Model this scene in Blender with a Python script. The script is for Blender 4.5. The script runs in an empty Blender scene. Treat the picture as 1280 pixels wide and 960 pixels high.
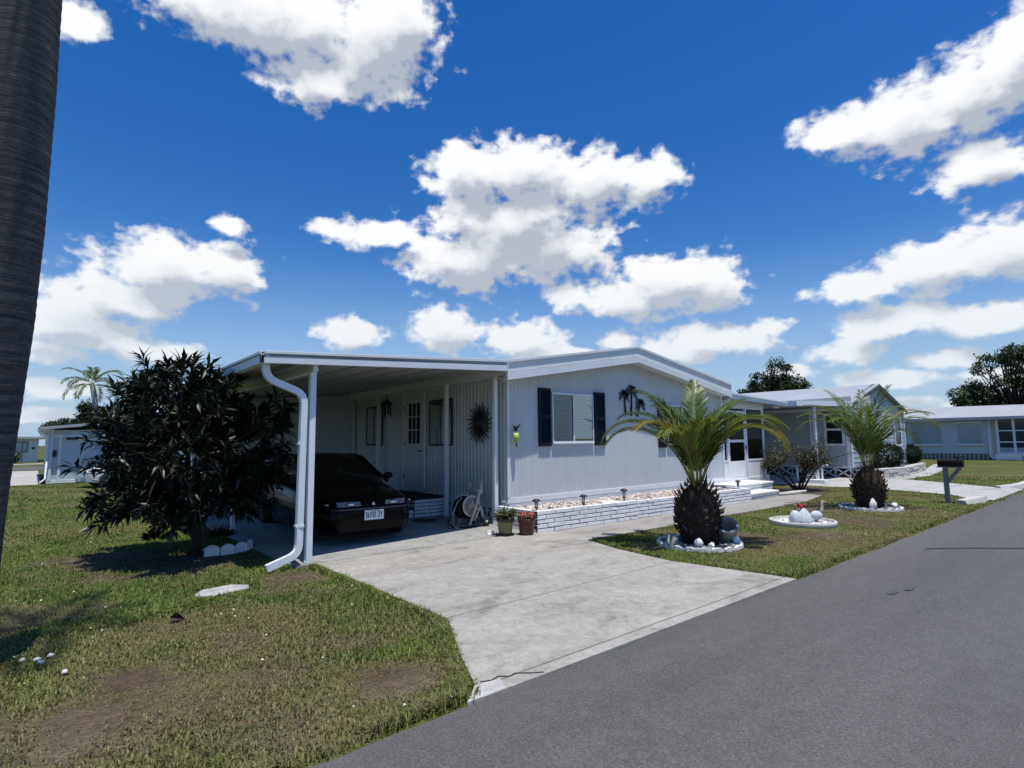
import bpy, math, random
import numpy as np
from mathutils import Vector, Matrix
R_ = math.radians
SC = bpy.context.scene
COL = SC.collection
random.seed(7)
rng = np.random.default_rng(11)

# ------------------------------------------------------------------ camera
EYE = 1.65
AZ, PT, RO = R_(49.70), R_(5.736), R_(-0.553)
fw = Vector((math.cos(AZ), math.sin(AZ), 0)); rt = Vector((math.sin(AZ), -math.cos(AZ), 0)); up = Vector((0, 0, 1))
F_ = fw*math.cos(PT) + up*math.sin(PT); U_ = up*math.cos(PT) - fw*math.sin(PT)
CR = rt*math.cos(RO) + U_*math.sin(RO); CU = U_*math.cos(RO) - rt*math.sin(RO)
cam = bpy.data.cameras.new('camera'); cam_o = bpy.data.objects.new('camera', cam); COL.objects.link(cam_o)
m = Matrix((( CR.x, CU.x, -F_.x, 0), (CR.y, CU.y, -F_.y, 0), (CR.z, CU.z, -F_.z, EYE), (0, 0, 0, 1)))
cam_o.matrix_world = m
cam.sensor_width = 36; cam.sensor_fit = 'HORIZONTAL'; cam.lens = 36*703.5/1280
cam.clip_start = 0.05; cam.clip_end = 6000
SC.camera = cam_o

# ------------------------------------------------------------------ light
SUN_T = Vector((0.025, 0.225, -1.0)).normalized()          # way the light travels
s = -SUN_T
sun = bpy.data.lights.new('sun', 'SUN'); sun.energy = 4.3; sun.angle = R_(0.5); sun.color = (1.0, 0.955, 0.88)
sun_o = bpy.data.objects.new('sun', sun); COL.objects.link(sun_o)
sun_o.rotation_euler = SUN_T.to_track_quat('-Z', 'Y').to_euler()
SC.view_settings.view_transform = 'Standard'; SC.view_settings.look = 'None'
SC.view_settings.exposure = 0.12; SC.view_settings.gamma = 1.0; SC.view_settings.use_curve_mapping = False
SC.cycles.max_bounces = 8; SC.cycles.diffuse_bounces = 3; SC.cycles.glossy_bounces = 3
SC.cycles.transparent_max_bounces = 12; SC.cycles.caustics_reflective = False; SC.cycles.caustics_refractive = False

# ------------------------------------------------------------------ sky
def build_world():
    w = bpy.data.worlds.new('World'); SC.world = w; w.use_nodes = True
    nt = w.node_tree; nt.nodes.clear(); L = nt.links.new
    def N(t, **k):
        n = nt.nodes.new(t)
        for a, b in k.items(): setattr(n, a, b)
        return n
    out = N('ShaderNodeOutputWorld')
    sky = N('ShaderNodeTexSky', sky_type='NISHITA', sun_disc=False)
    sky.sun_elevation = math.asin(s.z); sky.sun_rotation = math.atan2(s.x, s.y)
    sky.air_density = 1.0; sky.dust_density = 0.4; sky.ozone_density = 2.5; sky.altitude = 0
    hsv = N('ShaderNodeHueSaturation'); hsv.inputs['Saturation'].default_value = 1.42; hsv.inputs['Value'].default_value = 1.60
    hsv.inputs['Hue'].default_value = 0.511
    L(sky.outputs[0], hsv.inputs['Color'])
    # pale blue air towards the horizon
    tz = N('ShaderNodeTexCoord'); sz = N('ShaderNodeSeparateXYZ'); L(tz.outputs['Generated'], sz.inputs[0])
    hm = N('ShaderNodeMapRange', interpolation_type='SMOOTHSTEP')
    for k_, v_ in zip(('From Min', 'From Max', 'To Min', 'To Max'), (-0.02, 0.34, 0.88, 0.0)): hm.inputs[k_].default_value = v_
    L(sz.outputs[2], hm.inputs['Value'])
    hx = N('ShaderNodeMix', data_type='RGBA'); hx.inputs[7].default_value = (4.6, 6.6, 9.2, 1)
    L(hm.outputs[0], hx.inputs[0]); L(hsv.outputs[0], hx.inputs[6])
    bg = N('ShaderNodeBackground'); bg.inputs['Strength'].default_value = 0.075
    L(hx.outputs[2], bg.inputs['Color'])
    # clouds: each a heap of rounded lobes at its place in the sky, broken up with noise (bearing a, height e, in radians)
    B = [CLOUDS]
    blobs = B[0]
    def group(): 
        g = bpy.data.node_groups.new('cloud_field', 'ShaderNodeTree')
        g.interface.new_socket('P', in_out='INPUT', socket_type='NodeSocketVector')
        g.interface.new_socket('D', in_out='OUTPUT', socket_type='NodeSocketFloat'); g.interface.new_socket('S', in_out='OUTPUT', socket_type='NodeSocketFloat')
        gi = g.nodes.new('NodeGroupInput'); go = g.nodes.new('NodeGroupOutput'); l = g.links.new
        prev = None
        for (a, e, ra, re) in blobs:
            wz = 0.45*max(0.0, 1-re/0.035)
            v = g.nodes.new('ShaderNodeVectorMath'); v.operation = 'MULTIPLY_ADD'
            v.inputs[1].default_value = (1/ra, 1/re, 0); v.inputs[2].default_value = (-a/ra, -e/re, wz)
            l(gi.outputs[0], v.inputs[0])
            d = g.nodes.new('ShaderNodeVectorMath'); d.operation = 'DOT_PRODUCT'
            l(v.outputs[0], d.inputs[0]); l(v.outputs[0], d.inputs[1])
            if prev is None: prev = d.outputs['Value']
            else:
                mn = g.nodes.new('ShaderNodeMath'); mn.operation = 'SMOOTH_MIN'; mn.inputs[2].default_value = 0.35
                l(prev, mn.inputs[0]); l(d.outputs['Value'], mn.inputs[1]); prev = mn.outputs[0]
        sq = g.nodes.new('ShaderNodeMath'); sq.operation = 'SQRT'; 
        mx = g.nodes.new('ShaderNodeMath'); mx.operation = 'MAXIMUM'; mx.inputs[1].default_value = 0.0
        l(prev, mx.inputs[0]); l(mx.outputs[0], sq.inputs[0])
        sub = g.nodes.new('ShaderNodeMath'); sub.operation = 'SUBTRACT'; sub.inputs[0].default_value = 1.0
        l(sq.outputs[0], sub.inputs[1])
        st = g.nodes.new('ShaderNodeVectorMath'); st.operation = 'MULTIPLY'; st.inputs[1].default_value = (1, 1.35, 1)
        l(gi.outputs[0], st.inputs[0])
        n1 = g.nodes.new('ShaderNodeTexNoise'); n1.inputs['Scale'].default_value = 15; n1.inputs['Detail'].default_value = 4
        n1.inputs['Roughness'].default_value = 0.54; n1.inputs['Distortion'].default_value = 0.15
        l(st.outputs[0], n1.inputs['Vector'])
        n2 = g.nodes.new('ShaderNodeTexNoise'); n2.inputs['Scale'].default_value = 42; n2.inputs['Detail'].default_value = 4; n2.inputs['Roughness'].default_value = 0.5
        l(st.outputs[0], n2.inputs['Vector'])
        a1 = g.nodes.new('ShaderNodeMath'); a1.operation = 'MULTIPLY_ADD'; a1.inputs[1].default_value = 1.55; a1.inputs[2].default_value = -1.29
        l(n1.outputs[0], a1.inputs[0])
        a2 = g.nodes.new('ShaderNodeMath'); a2.operation = 'MULTIPLY_ADD'; a2.inputs[1].default_value = 0.9
        l(n2.outputs[0], a2.inputs[0]); l(a1.outputs[0], a2.inputs[2])
        ad = g.nodes.new('ShaderNodeMath'); ad.operation = 'ADD'
        l(sub.outputs[0], ad.inputs[0]); l(a2.outputs[0], ad.inputs[1]); l(ad.outputs[0], go.inputs[0])
        sm = g.nodes.new('ShaderNodeMath'); sm.operation = 'MULTIPLY_ADD'; sm.inputs[1].default_value = 0.9; sm.inputs[2].default_value = -0.45; l(n1.outputs[0], sm.inputs[0])
        sa = g.nodes.new('ShaderNodeMath'); sa.operation = 'ADD'; l(sub.outputs[0], sa.inputs[0]); l(sm.outputs[0], sa.inputs[1]); l(sa.outputs[0], go.inputs[1])
        return g
    tc = N('ShaderNodeTexCoord')
    def dot(v):
        d = N('ShaderNodeVectorMath', operation='DOT_PRODUCT'); d.inputs[1].default_value = v
        L(tc.outputs['Generated'], d.inputs[0]); return d.outputs['Value']
    at = N('ShaderNodeMath', operation='ARCTAN2'); L(dot(tuple(rt)), at.inputs[0]); L(dot(tuple(fw)), at.inputs[1])
    az = N('ShaderNodeMath', operation='ARCSINE'); L(dot((0, 0, 1)), az.inputs[0])
    P = N('ShaderNodeCombineXYZ'); L(at.outputs[0], P.inputs[0]); L(az.outputs[0], P.inputs[1])
    g = group()
    def tap(off):
        ad = N('ShaderNodeVectorMath', operation='ADD'); ad.inputs[1].default_value = off; L(P.outputs[0], ad.inputs[0])
        gn = N('ShaderNodeGroup'); gn.node_tree = g; L(ad.outputs[0], gn.inputs[0]); return gn.outputs
    t0, t1 = tap((0, 0, 0)), tap((-0.014, 0.040, 0)); d0, d1, s1 = t0[0], t1[0], t1[1]
    def ramp(x, a, b, lo, hi):
        mr = N('ShaderNodeMapRange', interpolation_type='SMOOTHSTEP')
        for k, v in zip(('From Min', 'From Max', 'To Min', 'To Max'), (a, b, lo, hi)): mr.inputs[k].default_value = v
        L(x, mr.inputs['Value']); return mr.outputs[0]
    alpha = ramp(d0, -0.07, 0.38, 0, 1)
    shade = ramp(s1, -0.05, 0.86, 0, 1)
    df = N('ShaderNodeMath', operation='SUBTRACT'); L(d0, df.inputs[0]); L(d1, df.inputs[1])
    rel = ramp(df.outputs[0], -0.45, 0.45, 0.24, -0.24)
    tot = N('ShaderNodeMath', operation='ADD', use_clamp=True); L(shade, tot.inputs[0]); L(rel, tot.inputs[1])
    cr = N('ShaderNodeValToRGB'); L(tot.outputs[0], cr.inputs[0])
    e = cr.color_ramp.elements
    e[0].position = 0.0; e[0].color = (0.90, 0.91, 0.92, 1)
    e[1].position = 1.0; e[1].color = (0.43, 0.47, 0.545, 1)
    x = e.new(0.30); x.color = (0.79, 0.81, 0.84, 1)
    x = e.new(0.65); x.color = (0.60, 0.635, 0.69, 1)
    ch = N('ShaderNodeMapRange', interpolation_type='SMOOTHSTEP')          # low clouds are seen through more air
    for k_, v_ in zip(('From Min', 'From Max', 'To Min', 'To Max'), (0.0, 0.34, 0.62, 0.0)): ch.inputs[k_].default_value = v_
    L(sz.outputs[2], ch.inputs['Value'])
    cm = N('ShaderNodeMix', data_type='RGBA'); cm.inputs[7].default_value = (0.56, 0.645, 0.745, 1); L(ch.outputs[0], cm.inputs[0]); L(cr.outputs[0], cm.inputs[6])
    cb = N('ShaderNodeBackground'); cb.inputs['Strength'].default_value = 1.0; L(cm.outputs[2], cb.inputs['Color'])
    mx = N('ShaderNodeMixShader'); L(alpha, mx.inputs[0]); L(bg.outputs[0], mx.inputs[1]); L(cb.outputs[0], mx.inputs[2])
    L(mx.outputs[0], out.inputs['Surface'])
    w.cycles.sampling_method = 'MANUAL'; w.cycles.sample_map_resolution = 512
# (bearing right of the view, height, half width, half height), radians
CLOUDS = [
  (-0.437,0.639,0.231,0.068), (-0.261,0.629,0.135,0.086), (-0.343,0.570,0.112,0.045), (-0.534,0.625,0.140,0.043), (-0.197,0.661,0.082,0.081),
  (0.019,0.460,0.157,0.065), (-0.070,0.454,0.107,0.061), (0.151,0.442,0.105,0.061), (0.250,0.434,0.081,0.048), (0.003,0.377,0.196,0.088),
  (-0.071,0.317,0.149,0.072), (0.083,0.335,0.126,0.065), (-0.242,0.354,0.108,0.030), (-0.317,0.358,0.056,0.019), (-0.554,0.262,0.133,0.057),
  (-0.632,0.211,0.111,0.045), (-0.476,0.276,0.075,0.043), (-0.652,0.159,0.097,0.034), (-0.672,0.187,0.060,0.031), (-0.564,0.138,0.081,0.021),
  (-0.695,0.127,0.067,0.020), (-0.480,0.340,0.031,0.021), (0.278,0.263,0.147,0.065), (0.209,0.248,0.096,0.041), (0.343,0.244,0.075,0.043),
  (0.100,0.250,0.048,0.032), (-0.121,0.199,0.080,0.052), (-0.280,0.188,0.075,0.031), (0.022,0.178,0.090,0.046), (0.186,0.173,0.047,0.027),
  (0.346,0.165,0.131,0.037), (0.433,0.177,0.048,0.022), (0.293,0.145,0.103,0.022), (0.553,0.450,0.078,0.037), (0.636,0.443,0.087,0.061),
  (0.713,0.459,0.070,0.066), (0.760,0.465,0.053,0.063), (0.718,0.362,0.068,0.042), (0.782,0.479,0.034,0.061), (0.668,0.238,0.116,0.043),
  (0.726,0.252,0.069,0.051), (0.565,0.226,0.087,0.030), (0.607,0.168,0.096,0.032), (0.702,0.156,0.075,0.030), (0.538,0.130,0.057,0.025),
  (0.668,0.111,0.074,0.019), (0.582,0.086,0.078,0.018), (0.721,0.080,0.054,0.017), (0.459,0.101,0.051,0.015), (-0.686,0.558,0.037,0.031),
  (-0.756,0.537,0.027,0.040), (-0.683,0.078,0.077,0.018), (-0.690,0.040,0.105,0.013), (0.538,0.047,0.176,0.013), (0.086,0.153,0.111,0.015),
  (0.698,0.043,0.084,0.011)
]
build_world()

# ------------------------------------------------------------------ helpers
ORIG = {}
def link(o): COL.objects.link(o); return o
def tag(o, label=None, cat=None, group=None, kind=None):
    if label: o['label'] = label
    if cat: o['category'] = cat
    if group: o['group'] = group
    if kind: o['kind'] = kind
    return o
def thing(name, label, cat, loc=(0, 0, 0), rz=0, group=None, local=False):
    o = link(bpy.data.objects.new(name, None)); o.location = loc; o.rotation_euler = (0, 0, rz); o.empty_display_size = .2
    ORIG[o.name] = Vector((0, 0, 0)) if local else Vector(loc)
    return tag(o, label, cat, group)
def children(o): return [c for c in COL.objects if c.parent == o]
def dup(o, parent=None, loc=None, rz=None, label=None):
    kids = children(o)
    c = link(o.copy())
    if parent is not None: c.parent = parent
    if loc is not None: c.location = loc
    if rz is not None: c.rotation_euler = (0, 0, rz)
    if label: c['label'] = label
    for k in kids: dup(k, c)
    return c

class MB:
    def __init__(s): s.v = []; s.f = []; s.m = []; s.s = []; s.cuts = [(0, 0)]
    def add(s, vs, fs, mi=0, sm=False):
        b = len(s.v); s.v += [tuple(v) for v in vs]
        for f in fs: s.f.append([i+b for i in f]); s.m.append(mi); s.s.append(sm)
        s.cuts.append((len(s.v), len(s.f)))
        return s
    def box(s, x0, y0, z0, x1, y1, z1, mi=0):
        v = [(x, y, z) for z in (z0, z1) for y in (y0, y1) for x in (x0, x1)]
        return s.add(v, [(0, 2, 3, 1), (4, 5, 7, 6), (0, 1, 5, 4), (2, 6, 7, 3), (0, 4, 6, 2), (1, 3, 7, 5)], mi)
    def bar(s, p, q, w, h, side=None, mi=0):
        p = Vector(p); q = Vector(q); d = (q-p).normalized()
        a = Vector(side) if side else d.cross(Vector((0, 0, 1)))
        if a.length < 1e-4: a = Vector((1, 0, 0))
        a = (a - d*a.dot(d)).normalized(); b = d.cross(a)
        v = [o + a*(w/2*i) + b*(h/2*j) for o in (p, q) for i, j in ((-1, -1), (1, -1), (1, 1), (-1, 1))]
        return s.add(v, [(3, 2, 1, 0), (4, 5, 6, 7), (0, 1, 5, 4), (1, 2, 6, 5), (2, 3, 7, 6), (3, 0, 4, 7)], mi)
    def tube(s, pts, r, n=8, mi=0, cap=True, sm=True, square=None):
        pts = [Vector(p) for p in pts]; k = len(pts)
        rr = r if hasattr(r, '__len__') else [r]*k
        vs = []; a = None
        for i, p in enumerate(pts):
            d = (pts[min(i+1, k-1)] - pts[max(i-1, 0)]).normalized()
            if a is None:
                a = d.cross(Vector((0, 0, 1)))
                if a.length < 1e-3: a = Vector((1, 0, 0))
            a = (a - d*a.dot(d)).normalized(); b = d.cross(a)
            for j in range(n):
                t = 2*math.pi*(j + (.5 if square else 0))/n
                vs.append(p + (a*math.cos(t) + b*math.sin(t))*rr[i])
        fs = [(i*n+j, i*n+(j+1) % n, (i+1)*n+(j+1) % n, (i+1)*n+j) for i in range(k-1) for j in range(n)]
        if cap: fs += [tuple(range(n))[::-1], tuple(range((k-1)*n, k*n))]
        return s.add(vs, fs, mi, sm)
    def lathe(s, prof, c=(0, 0, 0), n=20, mi=0, sm=True, axis=None, wob=None):
        c = Vector(c); vs = []
        M = Matrix.Identity(3)
        if axis is not None: M = Vector((0, 0, 1)).rotation_difference(Vector(axis)).to_matrix()
        for (r, z) in prof:
            for j in range(n):
                t = 2*math.pi*j/n; q = r*(1 if wob is None else wob(t, z))
                vs.append(c + M @ Vector((q*math.cos(t), q*math.sin(t), z)))
        k = len(prof)
        fs = [(i*n+j, i*n+(j+1) % n, (i+1)*n+(j+1) % n, (i+1)*n+j) for i in range(k-1) for j in range(n)]
        if prof[0][0] > 1e-5: fs.append(tuple(range(n))[::-1])
        if prof[-1][0] > 1e-5: fs.append(tuple(range((k-1)*n, k*n)))
        return s.add(vs, fs, mi, sm)
    def ext(s, poly, vec, mi=0, sm=False):
        n = len(poly); p = [Vector(a) for a in poly]; v = Vector(vec)
        vs = p + [a+v for a in p]
        fs = [tuple(range(n))[::-1], tuple(range(n, 2*n))] + [(i, (i+1) % n, n+(i+1) % n, n+i) for i in range(n)]
        return s.add(vs, fs, mi, sm)
    def blob(s, c, r, mi=0, seed=0, amp=.18, n=10, k=7):
        q = random.Random(seed); ph = [q.uniform(0, 6.3) for _ in range(6)]
        c = Vector(c); r = Vector(r) if hasattr(r, '__len__') else Vector((r, r, r)); vs = []
        for i in range(k):
            th = math.pi*i/(k-1)
            for j in range(n):
                t = 2*math.pi*j/n
                g = 1 + amp*(math.sin(2*t+ph[0]+th)*.5 + math.sin(3*t+ph[1])*math.sin(2*th+ph[2])*.6 + math.sin(5*t+ph[3]+3*th)*.3*math.sin(th))
                vs.append(c + Vector((r.x*g*math.sin(th)*math.cos(t), r.y*g*math.sin(th)*math.sin(t), r.z*g*math.cos(th))))
        fs = [(i*n+j, (i+1)*n+j, (i+1)*n+(j+1) % n, i*n+(j+1) % n) for i in range(k-1) for j in range(n)]
        return s.add(vs, fs, mi, True)
    def build_each(s, name, mats, parent=None, bev=0):
        out = []
        for (v0, f0), (v1, f1) in zip(s.cuts[:-1], s.cuts[1:]):
            q = MB(); q.v = s.v[v0:v1]; q.f = [[i-v0 for i in f] for f in s.f[f0:f1]]; q.m = s.m[f0:f1]; q.s = s.s[f0:f1]
            out.append(q.build(name, mats, parent, bev))
        return out
    def tidy(s):
        u = sorted({i for f in s.f for i in f}); k = {i: j for j, i in enumerate(u)}
        s.v = [s.v[i] for i in u]; s.f = [[k[i] for i in f] for f in s.f]; return s
    def build(s, name, mats, parent=None, bev=0, kind=None):
        me = bpy.data.meshes.new(name)
        o0 = ORIG.get(parent.name, Vector()) if parent else Vector()
        me.from_pydata([(a[0]-o0.x, a[1]-o0.y, a[2]-o0.z) for a in s.v], [], s.f)
        if not isinstance(mats, (list, tuple)): mats = [mats]
        for m_ in mats: me.materials.append(m_)
        me.polygons.foreach_set('material_index', s.m); me.polygons.foreach_set('use_smooth', s.s)
        me.update()
        o = link(bpy.data.objects.new(name, me))
        if parent: o.parent = parent; ORIG[o.name] = o0
        if bev:
            b = o.modifiers.new('bevel', 'BEVEL'); b.width = bev; b.segments = 2; b.limit_method = 'ANGLE'; b.angle_limit = R_(40)
        if kind: o['kind'] = kind
        return o

def npmesh(name, V, Fq, mat, parent=None, col=None, smooth=False, kind=None):
    """V (n,3), Fq (m,3|4) -> one object; col (n,3) -> point colour attribute 'tint'"""
    o0 = ORIG.get(parent.name, Vector()) if parent else Vector()
    V = np.asarray(V, np.float32) - np.array(o0, np.float32)
    k = Fq.shape[1]; me = bpy.data.meshes.new(name)
    me.vertices.add(len(V)); me.vertices.foreach_set('co', V.ravel())
    me.loops.add(Fq.size); me.loops.foreach_set('vertex_index', Fq.astype(np.int32).ravel())
    me.polygons.add(len(Fq)); me.polygons.foreach_set('loop_start', np.arange(0, Fq.size, k, dtype=np.int32))
    me.polygons.foreach_set('loop_total', np.full(len(Fq), k, np.int32))
    if smooth: me.polygons.foreach_set('use_smooth', np.ones(len(Fq), bool))
    if col is not None:
        a = me.attributes.new('tint', 'FLOAT_COLOR', 'POINT')
        c4 = np.ones((len(V), 4), np.float32); c4[:, :3] = col; a.data.foreach_set('color', c4.ravel())
    me.materials.append(mat); me.update(calc_edges=True); me.validate()
    o = link(bpy.data.objects.new(name, me))
    if parent: o.parent = parent; ORIG[o.name] = o0
    if kind: o['kind'] = kind
    return o

def unit(a): return a/np.maximum(1e-9, np.linalg.norm(a, axis=-1, keepdims=True))
def leaves(name, P, D, Lg, Wd, mat, parent, col=None, fold=.25, droop=.15, up_=None):
    """folded two-triangle-pair leaves: base P, direction D"""
    n = len(P); D = unit(D)
    ref = np.tile(np.array([0, 0, 1.]), (n, 1)) + rng.normal(0, .35, (n, 3)) if up_ is None else up_
    S = unit(np.cross(D, ref)); Nn = unit(np.cross(S, D))
    Lg = np.broadcast_to(Lg, n)[:, None]; Wd = np.broadcast_to(Wd, n)[:, None]
    mid = P + D*Lg*.45 - Nn*Lg*droop*.15
    a = mid + S*Wd*.5 + Nn*Wd*fold; b = mid - S*Wd*.5 + Nn*Wd*fold
    tip = P + D*Lg - Nn*Lg*droop
    V = np.stack([P, a, mid, b, tip], 1).reshape(-1, 3)
    i = np.arange(n)[:, None]*5
    Fc = np.concatenate([i+np.array([0, 2, 1]), i+np.array([0, 3, 2]), i+np.array([1, 2, 4]), i+np.array([2, 3, 4])], 0)
    c = None if col is None else np.repeat(col, 5, 0)
    return npmesh(name, V, Fc, mat, parent, c)

# ------------------------------------------------------------------ materials
def newmat(name):
    mt = bpy.data.materials.new(name); mt.use_nodes = True
    nt = mt.node_tree; return mt, nt, nt.nodes['Principled BSDF'], nt.links.new
def nz(nt, scale, detail=4, rough=.55, src='Object', stretch=None, dist=0):
    tc = nt.nodes.new('ShaderNodeTexCoord'); n = nt.nodes.new('ShaderNodeTexNoise')
    n.inputs['Scale'].default_value = scale; n.inputs['Detail'].default_value = detail; n.inputs['Roughness'].default_value = rough
    n.inputs['Distortion'].default_value = dist
    if stretch:
        mp = nt.nodes.new('ShaderNodeMapping'); mp.inputs['Scale'].default_value = stretch
        nt.links.new(tc.outputs[src], mp.inputs[0]); nt.links.new(mp.outputs[0], n.inputs['Vector'])
    else: nt.links.new(tc.outputs[src], n.inputs['Vector'])
    return n.outputs[0]
def ramp(nt, fac, stops):
    r = nt.nodes.new('ShaderNodeValToRGB'); nt.links.new(fac, r.inputs[0]); e = r.color_ramp.elements
    e[0].position, e[0].color = stops[0][0], (*stops[0][1], 1); e[1].position, e[1].color = stops[-1][0], (*stops[-1][1], 1)
    for p, c in stops[1:-1]: x = e.new(p); x.color = (*c, 1)
    return r.outputs[0]
def mixc(nt, a, b, fac, mode='MIX'):
    x = nt.nodes.new('ShaderNodeMix'); x.data_type = 'RGBA'; x.blend_type = mode
    for i, v in ((6, a), (7, b)):
        if isinstance(v, tuple): x.inputs[i].default_value = (*v, 1)
        else: nt.links.new(v, x.inputs[i])
    if isinstance(fac, float): x.inputs[0].default_value = fac
    else: nt.links.new(fac, x.inputs[0])
    return x.outputs[2]
def bump(nt, b, h, st, dist=.01):
    n = nt.nodes.new('ShaderNodeBump'); n.inputs['Strength'].default_value = st; n.inputs['Distance'].default_value = dist
    nt.links.new(h, n.inputs['Height']); nt.links.new(n.outputs[0], b.inputs['Normal']); return n
def mat(name, c, rough=.5, var=.12, scale=3, metal=0, bmp=0, bscale=60, spec=.5, dirt=None, stretch=None):
    mt, nt, b, L = newmat(name)
    b.inputs['Roughness'].default_value = rough; b.inputs['Metallic'].default_value = metal; b.inputs['Specular IOR Level'].default_value = spec
    f = nz(nt, scale, 6, .6, stretch=stretch)
    lo = tuple(x*(1-var) for x in c); hi = tuple(min(1, x*(1+var)) for x in c)
    cc = ramp(nt, f, [(.3, lo), (.7, hi)])
    if dirt:
        f2 = nz(nt, dirt[1], 8, .65, stretch=dirt[3] if len(dirt) > 3 else None)
        k = nt.nodes.new('ShaderNodeMapRange'); k.inputs[1].default_value = .52; k.inputs[2].default_value = .75; k.inputs[4].default_value = dirt[2]
        L(f2, k.inputs[0]); cc = mixc(nt, cc, dirt[0], k.outputs[0])
    L(cc, b.inputs['Base Color'])
    if bmp: bump(nt, b, nz(nt, bscale, 5, .6), bmp)
    return mt
def leafmat(name, c, rough=.45, trans=.25, spec=.4, tint=True, bright=1.0):
    mt, nt, b, L = newmat(name)
    b.inputs['Roughness'].default_value = rough; b.inputs['Specular IOR Level'].default_value = spec
    if tint:
        a = nt.nodes.new('ShaderNodeAttribute'); a.attribute_name = 'tint'; cc = mixc(nt, a.outputs[0], c, 1.0, 'MULTIPLY')
    else:
        cc = ramp(nt, nz(nt, 2, 3), [(.3, tuple(x*.8 for x in c)), (.7, tuple(x*1.2 for x in c))])
    L(cc, b.inputs['Base Color'])
    tr = nt.nodes.new('ShaderNodeBsdfTranslucent'); L(cc, tr.inputs[0])
    mx = nt.nodes.new('ShaderNodeMixShader'); mx.inputs[0].default_value = trans
    L(b.outputs[0], mx.inputs[1]); L(tr.outputs[0], mx.inputs[2]); L(mx.outputs[0], nt.nodes['Material Output'].inputs['Surface'])
    return mt
def glassmat(name, tintc=(.8, .85, .85), refl=.5, dark=.0):
    mt, nt, b, L = newmat(name)
    t = nt.nodes.new('ShaderNodeBsdfTransparent'); t.inputs[0].default_value = (*tintc, 1)
    g = nt.nodes.new('ShaderNodeBsdfGlossy'); g.inputs['Roughness'].default_value = .02
    lw = nt.nodes.new('ShaderNodeLayerWeight'); lw.inputs[0].default_value = refl
    mx = nt.nodes.new('ShaderNodeMixShader'); L(lw.outputs['Fresnel'], mx.inputs[0]); L(t.outputs[0], mx.inputs[1]); L(g.outputs[0], mx.inputs[2])
    L(mx.outputs[0], nt.nodes['Material Output'].inputs['Surface']); return mt

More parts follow.
